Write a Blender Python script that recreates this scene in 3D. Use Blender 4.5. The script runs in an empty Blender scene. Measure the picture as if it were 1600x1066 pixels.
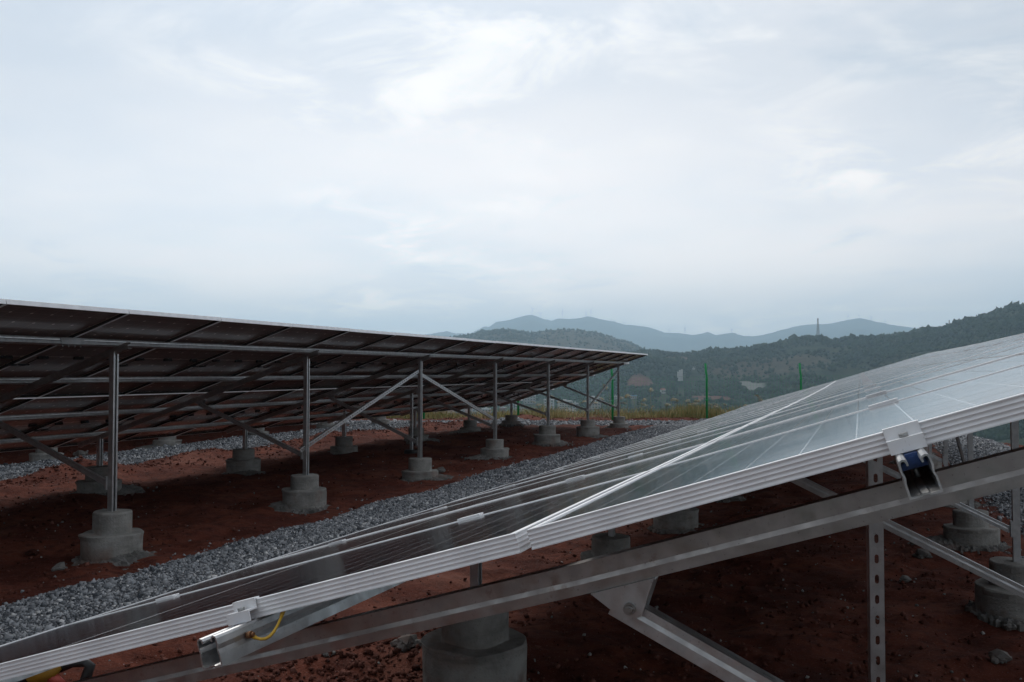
import bpy, math, random
import numpy as np
from mathutils import Vector, Matrix, Euler

random.seed(7)
RNG = np.random.default_rng(11)
scene = bpy.context.scene
COL = scene.collection

# ------------------------------------------------------------------ camera
F_PX, PHI, PITCH, CAM_Z = 1471.0, math.radians(20.266), math.radians(1.8896), 1.55
SN, CS = math.sin(PHI), math.cos(PHI)
cam_data = bpy.data.cameras.new('camera')
cam_data.sensor_width = 36.0
cam_data.lens = 36.0 * F_PX / 1600.0
cam_data.clip_start = 0.05
cam_data.clip_end = 60000.0
cam = bpy.data.objects.new('camera', cam_data)
cam.location = (0, 0, CAM_Z)
cam.rotation_euler = (math.radians(90) + PITCH, 0, PHI)
COL.objects.link(cam)
scene.camera = cam

# ------------------------------------------------------------------ sky
SUN_EL, SUN_AZ = math.radians(42), math.radians(28)      # azimuth from +Y towards -X
world = bpy.data.worlds.new('World')
scene.world = world
world.use_nodes = True
wn, wl = world.node_tree.nodes, world.node_tree.links
wn.clear()

def wmath(op, a, b=None, clamp=False):
    n = wn.new('ShaderNodeMath'); n.operation = op; n.use_clamp = clamp
    for i, v in enumerate((a, b)):
        if v is None: continue
        if isinstance(v, (int, float)): n.inputs[i].default_value = v
        else: wl.new(v, n.inputs[i])
    return n.outputs[0]

def wmix(f, a, b):
    n = wn.new('ShaderNodeMix'); n.data_type = 'RGBA'
    if isinstance(f, (int, float)): n.inputs[0].default_value = f
    else: wl.new(f, n.inputs[0])
    for i, v in ((6, a), (7, b)):
        if isinstance(v, tuple): n.inputs[i].default_value = (*v, 1)
        else: wl.new(v, n.inputs[i])
    return n.outputs[2]

def wramp(v, lo, hi):
    n = wn.new('ShaderNodeMapRange'); n.interpolation_type = 'SMOOTHSTEP'
    wl.new(v, n.inputs[0]); n.inputs[1].default_value = lo; n.inputs[2].default_value = hi
    return n.outputs[0]

sky = wn.new('ShaderNodeTexSky'); sky.sky_type = 'NISHITA'; sky.sun_disc = False
sky.sun_elevation = SUN_EL; sky.sun_rotation = -SUN_AZ; sky.dust_density = 2.0
tc = wn.new('ShaderNodeTexCoord')
sep = wn.new('ShaderNodeSeparateXYZ'); wl.new(tc.outputs['Generated'], sep.inputs[0])
zc = wmath('MAXIMUM', sep.outputs[2], 0.0)
den = wmath('ADD', zc, 0.14)
cmb = wn.new('ShaderNodeCombineXYZ')
wl.new(wmath('DIVIDE', sep.outputs[0], den), cmb.inputs[0])
wl.new(wmath('DIVIDE', sep.outputs[1], den), cmb.inputs[1])

OFF_P, OFF_W = (5.1, 9.8, 0.0), (6.9, 7.3, 1.3)
def wnoise(scale, detail, rough, off, dist=0.0):
    m = wn.new('ShaderNodeMapping'); wl.new(cmb.outputs[0], m.inputs[0])
    m.inputs['Location'].default_value = off
    n = wn.new('ShaderNodeTexNoise'); wl.new(m.outputs[0], n.inputs['Vector'])
    n.inputs['Scale'].default_value = scale; n.inputs['Detail'].default_value = detail
    n.inputs['Roughness'].default_value = rough; n.inputs['Distortion'].default_value = dist
    return n.outputs['Fac']

broad = wramp(wnoise(0.55, 4, 0.5, (3.1, 1.7, 0)), 0.34, 0.66)
patch = wramp(wnoise(0.62, 3, 0.5, OFF_P), 0.46, 0.66)
puffs = wmath('MULTIPLY', wramp(wnoise(2.6, 8, 0.62, (0.4, 5.2, 0), 0.5), 0.42, 0.66), patch)
wisps = wramp(wnoise(1.15, 7, 0.55, OFF_W, 0.6), 0.56, 0.72)
cloud = wmix(broad, (6.8, 7.4, 8.3), (9.1, 9.0, 9.2))
cloud = wmix(wmath('MULTIPLY', puffs, 0.85), cloud, (11.8, 11.4, 10.9))
cloud = wmix(wmath('MULTIPLY', wisps, 0.7), cloud, (5.9, 6.7, 7.7))
low = wramp(zc, -0.06, 0.34)
tint = wmix(low, (2.62, 2.30, 2.04), (1.0, 0.985, 0.975))
lowm = wn.new('ShaderNodeVectorMath'); lowm.operation = 'MULTIPLY'; wl.new(cloud, lowm.inputs[0]); wl.new(tint, lowm.inputs[1])
cloud = lowm.outputs[0]
dotn = wn.new('ShaderNodeVectorMath'); dotn.operation = 'DOT_PRODUCT'
nrm = wn.new('ShaderNodeVectorMath'); nrm.operation = 'NORMALIZE'; wl.new(tc.outputs['Generated'], nrm.inputs[0])
wl.new(nrm.outputs[0], dotn.inputs[0])
dotn.inputs[1].default_value = (-math.sin(SUN_AZ) * math.cos(SUN_EL), math.cos(SUN_AZ) * math.cos(SUN_EL), math.sin(SUN_EL))
veil = wmath('ADD', wmath('MULTIPLY', wmath('POWER', wmath('MAXIMUM', dotn.outputs['Value'], 0.0), 2.5), 0.50), 0.70)
vmul = wn.new('ShaderNodeVectorMath'); vmul.operation = 'SCALE'
wl.new(cloud, vmul.inputs[0]); wl.new(veil, vmul.inputs['Scale'])
cloud = vmul.outputs[0]
nsk = wn.new('ShaderNodeMix'); nsk.data_type = 'RGBA'
nsk.inputs[0].default_value = 0.10
wl.new(cloud, nsk.inputs[6]); wl.new(sky.outputs[0], nsk.inputs[7])
bg = wn.new('ShaderNodeBackground'); bg.inputs['Strength'].default_value = 0.1
wl.new(nsk.outputs[2], bg.inputs['Color'])
wo = wn.new('ShaderNodeOutputWorld'); wl.new(bg.outputs[0], wo.inputs['Surface'])

sun_data = bpy.data.lights.new('sun', 'SUN')
sun_data.energy = 1.15; sun_data.angle = math.radians(24); sun_data.color = (1.0, 0.96, 0.9)
sun = bpy.data.objects.new('sun', sun_data)
sdir = Vector((-math.sin(SUN_AZ) * math.cos(SUN_EL), math.cos(SUN_AZ) * math.cos(SUN_EL), math.sin(SUN_EL)))
sun.rotation_euler = sdir.to_track_quat('Z', 'Y').to_euler()
sun.location = (0, 0, 30)
COL.objects.link(sun)

vs = scene.view_settings
vs.view_transform = 'Standard'; vs.look = 'None'; vs.exposure = 0.0; vs.gamma = 1.0
vs.use_curve_mapping = False
scene.cycles.use_denoising = True
scene.cycles.max_bounces = 6
scene.cycles.diffuse_bounces = 3
scene.cycles.glossy_bounces = 3
scene.cycles.transmission_bounces = 2
scene.cycles.volume_bounces = 2
scene.cycles.sample_clamp_indirect = 4.0

# ------------------------------------------------------------------ helpers
def wpt(xc, Z, z=0.0):
    """camera-aligned plan position (right, ahead) to world"""
    return (CS * xc - SN * Z, SN * xc + CS * Z, z)

def plan(X, Y):
    return CS * X + SN * Y, -SN * X + CS * Y

def pix(x, y, Z):
    """world point seen at pixel (x, y) of the photograph, Z metres ahead"""
    yc = (533 - y) / F_PX
    up = yc * math.cos(PITCH) + math.sin(PITCH)
    fw = math.cos(PITCH) - yc * math.sin(PITCH)
    xc = (x - 800) / F_PX / fw * Z
    return Vector(wpt(xc, Z, CAM_Z + up / fw * Z))

def tag(o, label=None, cat=None, group=None, kind=None):
    if label: o['label'] = label
    if cat: o['category'] = cat
    if group: o['group'] = group
    if kind: o['kind'] = kind
    return o

def empty(name, loc=(0, 0, 0), rz=0.0):
    o = bpy.data.objects.new(name, None)
    o.empty_display_size = 0.2
    o.location = loc; o.rotation_euler = (0, 0, rz)
    COL.objects.link(o)
    return o

def put(name, mesh, parent=None, loc=(0, 0, 0), rot=(0, 0, 0), scale=(1, 1, 1)):
    o = bpy.data.objects.new(name, mesh)
    o.location = loc; o.rotation_euler = rot; o.scale = scale
    if parent: o.parent = parent
    COL.objects.link(o)
    return o

def np_mesh(name, V, Fc, mats, attr=None, smooth=False, mi=None):
    """V (n,3); Fc (m,3|4) arrays; attr: dict name -> per-vertex float array"""
    me = bpy.data.meshes.new(name)
    V = np.asarray(V, dtype=np.float32); Fc = np.asarray(Fc, dtype=np.int32)
    k = Fc.shape[1]
    me.vertices.add(len(V)); me.vertices.foreach_set('co', V.ravel())
    me.loops.add(Fc.size); me.loops.foreach_set('vertex_index', Fc.ravel())
    me.polygons.add(len(Fc))
    me.polygons.foreach_set('loop_start', np.arange(0, Fc.size, k, dtype=np.int32))
    if smooth: me.polygons.foreach_set('use_smooth', np.ones(len(Fc), dtype=bool))
    for m in (mats if isinstance(mats, (list, tuple)) else [mats]): me.materials.append(m)
    if mi is not None: me.polygons.foreach_set('material_index', np.asarray(mi, dtype=np.int32))
    if attr:
        for an, av in attr.items():
            a = me.attributes.new(an, 'FLOAT', 'POINT')
            a.data.foreach_set('value', np.asarray(av, dtype=np.float32))
    me.update(calc_edges=True)
    me.validate()
    return me

class MB:
    def __init__(s): s.v, s.f, s.m, s.s = [], [], [], []
    def add(s, vs, fs, mi=0, smooth=False):
        b = len(s.v); s.v += [tuple(p) for p in vs]
        for f in fs:
            s.f.append([b + i for i in f]); s.m.append(mi); s.s.append(smooth)
        return s
    def box(s, x0, x1, y0, y1, z0, z1, mi=0):
        return s.add([(x0, y0, z0), (x1, y0, z0), (x1, y1, z0), (x0, y1, z0), (x0, y0, z1), (x1, y0, z1), (x1, y1, z1), (x0, y1, z1)],
              [(3, 2, 1, 0), (4, 5, 6, 7), (0, 1, 5, 4), (1, 2, 6, 5), (2, 3, 7, 6), (3, 0, 4, 7)], mi)
    def tube(s, pts, r, n=6, mi=0, caps=True):
        pts = [Vector(p) for p in pts]; rr = r if isinstance(r, (list, tuple)) else [r] * len(pts)
        rings = []
        for i, p in enumerate(pts):
            d = (pts[min(i + 1, len(pts) - 1)] - pts[max(i - 1, 0)]).normalized()
            a = Vector((0, 0, 1)) if abs(d.z) < .9 else Vector((1, 0, 0))
            u = d.cross(a).normalized(); w = d.cross(u)
            rings.append([p + (u * math.cos(2 * math.pi * k / n) + w * math.sin(2 * math.pi * k / n)) * rr[i] for k in range(n)])
        vs = [q for R in rings for q in R]; fs = []
        for i in range(len(rings) - 1):
            for k in range(n):
                a, b = i * n + k, i * n + (k + 1) % n
                fs.append((a, b, b + n, a + n))
        s.add(vs, fs, mi, True)
        if caps:
            b = len(s.v) - len(vs)
            s.f.append([b + k for k in range(n)][::-1]); s.m.append(mi); s.s.append(False)
            s.f.append([b + len(vs) - n + k for k in range(n)]); s.m.append(mi); s.s.append(False)
        return s
    def lathe(s, prof, n=28, mi=0, jit=None, centre=(0, 0)):
        vs, fs = [], []
        for i, (r, z) in enumerate(prof):
            for k in range(n):
                a = 2 * math.pi * k / n
                dr, dz = jit(i, a) if jit else (0, 0)
                vs.append((centre[0] + (r + dr) * math.cos(a), centre[1] + (r + dr) * math.sin(a), z + dz))
        for i in range(len(prof) - 1):
            for k in range(n):
                a, b = i * n + k, i * n + (k + 1) % n
                fs.append((a, b, b + n, a + n))
        fs.append(tuple(range((len(prof) - 1) * n, len(prof) * n)))
        return s.add(vs, fs, mi)
    def mesh(s, name, mats):
        me = bpy.data.meshes.new(name)
        me.from_pydata(s.v, [], s.f)
        for m in (mats if isinstance(mats, (list, tuple)) else [mats]): me.materials.append(m)
        me.polygons.foreach_set('material_index', s.m)
        me.polygons.foreach_set('use_smooth', s.s)
        me.update()
        return me

def thick(pts, t):
    """open centre line to a closed thin-wall outline: lists of left and right points"""
    P = [Vector((a, b)) for a, b in pts]; L, Rr = [], []
    for i, p in enumerate(P):
        d1 = (P[i] - P[i - 1]).normalized() if i else None
        d2 = (P[i + 1] - P[i]).normalized() if i < len(P) - 1 else None
        if d1 is None: n = Vector((-d2.y, d2.x))
        elif d2 is None: n = Vector((-d1.y, d1.x))
        else:
            n1, n2 = Vector((-d1.y, d1.x)), Vector((-d2.y, d2.x))
            n = (n1 + n2).normalized(); n = n / max(.45, n.dot(n1))
        L.append(p + n * t / 2); Rr.append(p - n * t / 2)
    return L, Rr

def channel(mb, pts, t, fn, l0, l1, mi=0):
    """thin-wall section extruded; fn(p, q, l) -> xyz"""
    L, Rr = thick(pts, t); n = len(L)
    ring = [(p.x, p.y) for p in L] + [(p.x, p.y) for p in Rr[::-1]]
    k = len(ring)
    vs = [fn(p, q, l0) for p, q in ring] + [fn(p, q, l1) for p, q in ring]
    fs = [(i, (i + 1) % k, k + (i + 1) % k, k + i) for i in range(k)]
    for i in range(n - 1):
        a, b, c, d = i, i + 1, k - 2 - i, k - 1 - i
        fs.append((a, d, c, b)); fs.append((k + a, k + b, k + c, k + d))
    mb.add(vs, fs, mi)
    return mb

# value noise, vectorised
def _h(i, j, s):
    n = (i.astype(np.int64) * 374761393 + j.astype(np.int64) * 668265263 + s * 144665) & 0x7fffffff
    n = ((n ^ (n >> 13)) * 1274126177) & 0x7fffffff
    return ((n ^ (n >> 16)) & 0xffff) / 65535.0
def vnoise(x, y, s=0):
    x = np.asarray(x, float); y = np.asarray(y, float)
    i, j = np.floor(x), np.floor(y); u, v = x - i, y - j
    u = u * u * (3 - 2 * u); v = v * v * (3 - 2 * v)
    i = i.astype(np.int64); j = j.astype(np.int64)
    return ((_h(i, j, s) * (1 - u) + _h(i + 1, j, s) * u) * (1 - v) + (_h(i, j + 1, s) * (1 - u) + _h(i + 1, j + 1, s) * u) * v) * 2 - 1
def fbm(x, y, o=4, s=0, g=.5):
    r, a = 0, 1.0
    for k in range(o):
        r = r + a * vnoise(x * 2 ** k + 17.3 * k, y * 2 ** k - 9.1 * k, s + k); a *= g
    return r
def sstep(x, a, b):
    t = np.clip((x - a) / (b - a), 0, 1); return t * t * (3 - 2 * t)

# ------------------------------------------------------------------ materials
class NT:
    def __init__(s, name):
        s.mat = bpy.data.materials.new(name); s.mat.use_nodes = True
        s.n, s.l = s.mat.node_tree.nodes, s.mat.node_tree.links
        s.b = s.n['Principled BSDF']
    def m(s, op, a, b=None, c=None, clamp=False):
        n = s.n.new('ShaderNodeMath'); n.operation = op; n.use_clamp = clamp
        for i, v in enumerate((a, b, c)):
            if v is None: continue
            if isinstance(v, (int, float)): n.inputs[i].default_value = v
            else: s.l.new(v, n.inputs[i])
        return n.outputs[0]
    def mix(s, f, a, b):
        n = s.n.new('ShaderNodeMix'); n.data_type = 'RGBA'
        for i, v in ((0, f), (6, a), (7, b)):
            if isinstance(v, (int, float)): n.inputs[i].default_value = v
            elif isinstance(v, tuple): n.inputs[i].default_value = (*v, 1)
            else: s.l.new(v, n.inputs[i])
        return n.outputs[2]
    def pos(s, kind='world', scale=(1, 1, 1)):
        if kind == 'world': o = s.n.new('ShaderNodeNewGeometry').outputs['Position']
        else: o = s.n.new('ShaderNodeTexCoord').outputs['Object']
        if scale != (1, 1, 1):
            mp = s.n.new('ShaderNodeMapping'); mp.inputs['Scale'].default_value = scale
            s.l.new(o, mp.inputs[0]); o = mp.outputs[0]
        return o
    def noise(s, vec, scale, detail=4, rough=.5, lo=None, hi=None):
        n = s.n.new('ShaderNodeTexNoise'); s.l.new(vec, n.inputs['Vector'])
        n.inputs['Scale'].default_value = scale; n.inputs['Detail'].default_value = detail; n.inputs['Roughness'].default_value = rough
        return n.outputs['Fac'] if lo is None else s.ramp(n.outputs['Fac'], lo, hi)
    def vor(s, vec, scale, out='Distance'):
        n = s.n.new('ShaderNodeTexVoronoi'); s.l.new(vec, n.inputs['Vector']); n.inputs['Scale'].default_value = scale
        return n.outputs[out]
    def ramp(s, v, lo, hi, a=0.0, b=1.0):
        n = s.n.new('ShaderNodeMapRange'); n.interpolation_type = 'SMOOTHSTEP'
        s.l.new(v, n.inputs[0]); n.inputs[1].default_value = lo; n.inputs[2].default_value = hi
        n.inputs[3].default_value = a; n.inputs[4].default_value = b
        return n.outputs[0]
    def attr(s, name):
        n = s.n.new('ShaderNodeAttribute'); n.attribute_name = name
        return n.outputs['Fac']
    def rand(s): return s.n.new('ShaderNodeObjectInfo').outputs['Random']
    def bump(s, h, strength=.4, dist=.01):
        n = s.n.new('ShaderNodeBump'); n.inputs['Strength'].default_value = strength; n.inputs['Distance'].default_value = dist
        s.l.new(h, n.inputs['Height']); s.l.new(n.outputs[0], s.b.inputs['Normal'])
    def set(s, col=None, rough=None, metal=None, spec=None):
        for k, v in (('Base Color', col), ('Roughness', rough), ('Metallic', metal), ('Specular IOR Level', spec)):
            if v is None: continue
            if isinstance(v, tuple): s.b.inputs[k].default_value = (*v, 1)
            elif isinstance(v, (int, float)): s.b.inputs[k].default_value = v
            else: s.l.new(v, s.b.inputs[k])
        return s.mat

def m_soil():
    t = NT('red_soil'); p = t.pos()
    c = t.mix(t.noise(p, 1.1, 5, .6, .32, .68), (.082, .020, .012), (.165, .047, .027))
    c = t.mix(t.noise(p, 9, 5, .65, .40, .72), c, (.060, .016, .010))
    c = t.mix(t.m('MULTIPLY', t.noise(p, 34, 3, .6, .60, .74), .5), c, (.20, .085, .062))
    c = t.mix(t.m('MULTIPLY', t.noise(p, 120, 2, .5, .66, .72), .7), c, (.26, .17, .15))
    c = t.mix(t.m('MULTIPLY', t.noise(p, .55, 4, .6, .54, .70), .55), c, (.20, .085, .060))
    c = t.mix(t.m('MULTIPLY', t.noise(p, .9, 3, .5, .60, .74), .6), c, (.048, .018, .014))
    h = t.m('ADD', t.noise(p, 14, 6, .65), t.m('MULTIPLY', t.noise(p, 70, 4, .6), .35))
    t.bump(h, .9, .035)
    return t.set(c, .95, 0, .15)
def m_stone(name, lo, hi, warm):
    t = NT(name); a = t.attr('tone')
    c = t.mix(t.ramp(a, 0, .9), lo, hi)
    c = t.mix(t.ramp(a, .93, .97), c, warm)
    p = t.pos()
    c = t.mix(t.m('MULTIPLY', t.noise(p, 90, 3, .6, .5, .75), .35), c, (.45, .45, .46))
    return t.set(c, .85, 0, .3)
def m_gravel_bed():
    t = NT('gravel_bed'); p = t.pos()
    c = t.mix(t.vor(p, 34, 'Distance'), (.16, .165, .175), (.045, .047, .052))
    c = t.mix(t.m('MULTIPLY', t.noise(p, 5, 4, .6, .55, .75), .5), c, (.15, .09, .075))
    t.bump(t.vor(p, 34), 1.0, .02)
    return t.set(c, .9, 0, .2)
def m_concrete(name='concrete', a=(.20, .192, .178), b=(.34, .33, .305)):
    t = NT(name); p = t.pos()
    c = t.mix(t.noise(p, 5, 6, .65, .3, .7), a, b)
    c = t.mix(t.m('MULTIPLY', t.noise(p, 3.3, 4, .6, .52, .70), .40), c, (.20, .10, .07))
    sp = t.n.new('ShaderNodeSeparateXYZ'); t.l.new(t.pos('obj'), sp.inputs[0])
    mud = t.ramp(t.m('ADD', t.m('MULTIPLY', t.noise(p, 11, 5, .65), .30), sp.outputs[2]), -.12, -.30)
    if name == 'concrete': c = t.mix(t.m('MULTIPLY', mud, .75), c, (.13, .06, .045))
    c = t.mix(t.m('MULTIPLY', t.noise(p, 60, 3, .6, .62, .72), .6), c, (.09, .088, .085))
    c = t.mix(t.m('MULTIPLY', t.noise(t.pos('world', (1, 1, 6)), 4, 4, .6, .5, .7), .35), c, (.12, .115, .105))
    t.bump(t.noise(p, 45, 5, .65), .6, .014)
    return t.set(c, .9, 0, .2)
def m_steel(name='galvanised_steel', k=1.0, rust=.25, rough=.42, tint=(1, 1, 1)):
    t = NT(name); p = t.pos()
    c = t.mix(t.noise(p, 22, 4, .6, .35, .68), tuple(k * v * w for v, w in zip((.45, .45, .45), tint)), tuple(k * v * w for v, w in zip((.55, .55, .55), tint)))
    c = t.mix(t.m('MULTIPLY', t.noise(p, 26, 5, .7, .62, .74), rust), c, (.20, .12, .08))
    c = t.mix(t.m('MULTIPLY', t.noise(p, 160, 2, .6, .66, .72), .5), c, (.16, .14, .13))
    r = t.ramp(t.noise(p, 30, 4, .6), .3, .7, rough - .08, rough + .12)
    t.bump(t.noise(p, 40, 3, .5), .12, .002)
    return t.set(c, r, .92)
def m_alu():
    t = NT('anodised_aluminium'); p = t.pos()
    c = t.mix(t.noise(p, 12, 3, .5, .35, .7), (.78, .78, .79), (.88, .88, .885))
    c = t.mix(t.m('MULTIPLY', t.noise(p, 130, 2, .6, .67, .73), .35), c, (.40, .38, .36))
    return t.set(c, .42, .22)
def cell_mask(t, hx=.0012, hy=.0012, dm=.0105):
    """lattice of the gaps between the half cells, in the panel's own coordinates"""
    sp = t.n.new('ShaderNodeSeparateXYZ'); t.l.new(t.pos('obj'), sp.inputs[0])
    ax = t.m('SUBTRACT', t.m('ABSOLUTE', sp.outputs[0]), .008)
    fx = t.m('ABSOLUTE', t.m('SUBTRACT', t.m('FRACT', t.m('ADD', t.m('DIVIDE', ax, .0853), .5)), .5))
    yy = t.m('ADD', sp.outputs[1], .504)
    fy = t.m('ABSOLUTE', t.m('SUBTRACT', t.m('FRACT', t.m('ADD', t.m('DIVIDE', yy, .168), .5)), .5))
    dx, dy = t.m('MULTIPLY', fx, .0853), t.m('MULTIPLY', fy, .168)
    lx = t.m('LESS_THAN', dx, hx); ly = t.m('LESS_THAN', dy, hy)
    f2 = t.m('ABSOLUTE', t.m('SUBTRACT', t.m('FRACT', t.m('ADD', t.m('DIVIDE', ax, .1706), .5)), .5))
    dia = t.m('LESS_THAN', t.m('ADD', t.m('MULTIPLY', f2, .1706), dy), dm)
    edge = t.m('GREATER_THAN', t.m('ABSOLUTE', sp.outputs[1]), .504)
    mid = t.m('LESS_THAN', ax, 0.0)
    return lx, ly, dia, t.m('MAXIMUM', edge, mid), sp
def m_glass(name, lattice=True):
    t = NT(name); p = t.pos()
    white = (.64, .65, .66); dark = (.009, .0095, .011)
    dust = t.noise(p, 3.0, 5, .65, .35, .75)
    if lattice:
        lx, ly, dia, eg, sp = cell_mask(t)
        mask = t.m('MAXIMUM', t.m('MAXIMUM', lx, t.m('MULTIPLY', ly, .6)), t.m('MAXIMUM', dia, eg))
        c = t.mix(mask, dark, white)
    else: c = white
    c = t.mix(t.m('MULTIPLY', dust, .018), c, (.40, .36, .33))
    r = t.ramp(dust, 0, 1, .10, .125)
    t.b.inputs['IOR'].default_value = 1.65
    t.set(c, r, 0, 1.0)
    if lattice:
        tr = t.n.new('ShaderNodeBsdfTranslucent'); tr.inputs[0].default_value = (.75, .75, .75, 1)
        ms = t.n.new('ShaderNodeMixShader'); t.l.new(t.m('MULTIPLY', mask, .6), ms.inputs[0])
        t.l.new(t.b.outputs[0], ms.inputs[1]); t.l.new(tr.outputs[0], ms.inputs[2])
        t.l.new(ms.outputs[0], [n for n in t.n if n.type == 'OUTPUT_MATERIAL'][0].inputs['Surface'])
    return t.mat
def m_cell():
    t = NT('silicon_cell'); p = t.pos()
    sp = t.n.new('ShaderNodeSeparateXYZ'); t.l.new(t.pos('obj'), sp.inputs[0])
    f = t.m('ABSOLUTE', t.m('SUBTRACT', t.m('FRACT', t.m('DIVIDE', sp.outputs[1], .0184)), .5))
    bus = t.m('LESS_THAN', f, .018)
    c = t.mix(t.m('MULTIPLY', bus, .6), (.010, .012, .017), (.25, .26, .28))
    dust = t.noise(p, 3.0, 5, .65, .35, .75)
    c = t.mix(t.m('MULTIPLY', dust, .018), c, (.40, .36, .33))
    t.b.inputs['IOR'].default_value = 1.65
    return t.set(c, t.ramp(dust, 0, 1, .10, .125), 0, 1.0)
def m_back():
    t = NT('panel_rear_glass'); p = t.pos()
    lx, ly, dia, eg, sp = cell_mask(t, .0018, .0022, .0125)
    mask = t.m('MAXIMUM', t.m('MULTIPLY', t.m('MAXIMUM', lx, ly), .22), t.m('MAXIMUM', dia, t.m('MULTIPLY', eg, .5)))
    c = t.mix(mask, (.25, .215, .205), (.85, .76, .66))
    dust = t.noise(p, 2.2, 4, .6, .35, .75)
    c = t.mix(t.m('MULTIPLY', dust, .06), c, (.30, .18, .14))
    t.set(c, t.ramp(dust, 0, 1, .16, .24), 0, .4)
    return t.mat
def amber(): return m_plain('amber_plastic', (.30, .16, .015), .55)
def m_plain(name, col, rough=.6, metal=0.0, var=.25, scale=20):
    t = NT(name); p = t.pos()
    c = t.mix(t.m('MULTIPLY', t.noise(p, scale, 4, .6, .3, .7), var), col, tuple(v * .45 for v in col))
    return t.set(c, rough, metal)
def m_tone(name, cols, rough=.9, spec=.1):
    t = NT(name); a = t.attr('tone'); c = cols[0]
    for i, q in enumerate(cols[1:]):
        c = t.mix(t.ramp(a, i / (len(cols) - 1), (i + 1) / (len(cols) - 1)), c, q)
    return t.set(c, rough, 0, spec)
def m_terrain():
    t = NT('hillside'); p = t.pos()
    c = t.mix(t.noise(p, .012, 6, .62, .38, .64), (.020, .036, .018), (.050, .058, .028))
    c = t.mix(t.noise(p, .05, 5, .65, .48, .68), c, (.015, .027, .014))
    c = t.mix(t.m('MULTIPLY', t.noise(p, .03, 5, .6, .58, .72), .6), c, (.085, .065, .040))
    c = t.mix(t.attr('brown'), c, t.mix(t.noise(p, .08, 4, .6, .35, .65), (.060, .052, .032), (.10, .078, .050)))
    c = t.mix(t.attr('red'), c, t.mix(t.noise(p, .12, 4, .6, .35, .65), (.13, .05, .038), (.19, .095, .07)))
    c = t.mix(t.attr('pale'), c, (.26, .26, .24))
    h = t.noise(p, .16, 6, .7)
    t.bump(h, .9, 5.0)
    return t.set(c, 1.0, 0, .05)
def m_far():
    t = NT('far_mountain'); p = t.pos()
    c = t.mix(t.noise(p, .0016, 7, .65, .35, .65), (.030, .045, .030), (.075, .075, .050))
    t.bump(t.noise(p, .004, 8, .65), 1.0, 120.0)
    return t.set(c, 1.0, 0, .02)

M = dict(
    soil=m_soil(), bed=m_gravel_bed(),
    stone=m_stone('gravel_stone', (.045, .051, .060), (.31, .318, .33), (.58, .57, .56)),
    clod=m_tone('soil_clod', [(.050, .017, .012), (.105, .037, .026), (.16, .068, .052)]),
    crumb=m_tone('mortar_crumb', [(.13, .125, .12), (.24, .235, .225), (.36, .35, .34)]),
    concrete=m_concrete(), mortar=m_concrete('rough_mortar', (.10, .097, .09), (.21, .20, .19)),
    steel=m_steel(), rafter=m_steel('rafter_steel', .80, .45, .38, (1.03, .985, .96)), purlin=m_steel('purlin_steel', 1.05, .12, .36),
    alu=m_alu(), glass=m_glass('panel_front_glass'), sheet=m_glass('panel_sheet', False), cell=m_cell(), back=m_back(),
    inner_shade=m_plain('painted_inner_shade', (.035, .03, .028), .6), black=m_plain('black_plastic', (.012, .012, .012), .55), blue=m_plain('blue_plastic', (.02, .06, .20), .45),
    yellow=m_plain('yellow_plastic', (.62, .37, .03), .45), red=m_plain('red_plastic', (.35, .05, .03), .5),
    amber=amber(), copper=m_plain('copper_bolt', (.28, .14, .07), .4, .8), bolt=m_plain('bolt_steel', (.35, .35, .34), .4, .9),
    green=m_plain('green_fence_paint', (.008, .30, .085), .5, 0, .2, 6),
    terrain=m_terrain(), far=m_far(),
    tree=m_tone('hill_foliage', [(.014, .027, .014), (.024, .042, .020), (.046, .057, .026)], 1.0, .05),
    grass=m_tone('dry_grass', [(.13, .125, .042), (.31, .255, .11), (.50, .40, .21)], .9),
    stem=m_plain('reed_stem', (.30, .24, .11), .8), plume=m_plain('reed_plume', (.62, .52, .36), 1.0, 0, .4, 60),
    white=m_plain('white_render', (.50, .50, .48), .8, 0, .25, .5), grey=m_plain('grey_render', (.36, .35, .33), .85, 0, .3, .5),
    cream=m_plain('cream_render', (.42, .38, .32), .85, 0, .3, .5), pink=m_plain('pale_red_render', (.42, .27, .23), .85, 0, .3, .5),
    roof_red=m_plain('red_tile_roof', (.34, .11, .075), .85, 0, .3, 2), roof_blue=m_plain('blue_metal_roof', (.12, .25, .42), .6, 0, .2, 2),
    win=m_plain('dark_window', (.03, .035, .04), .25, 0, 0), turbine=m_plain('white_turbine_paint', (.66, .67, .68), .5, 0, .1, .1),
    mast=m_plain('mast_steel', (.22, .20, .20), .6, .3, .3, .2),
)

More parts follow.
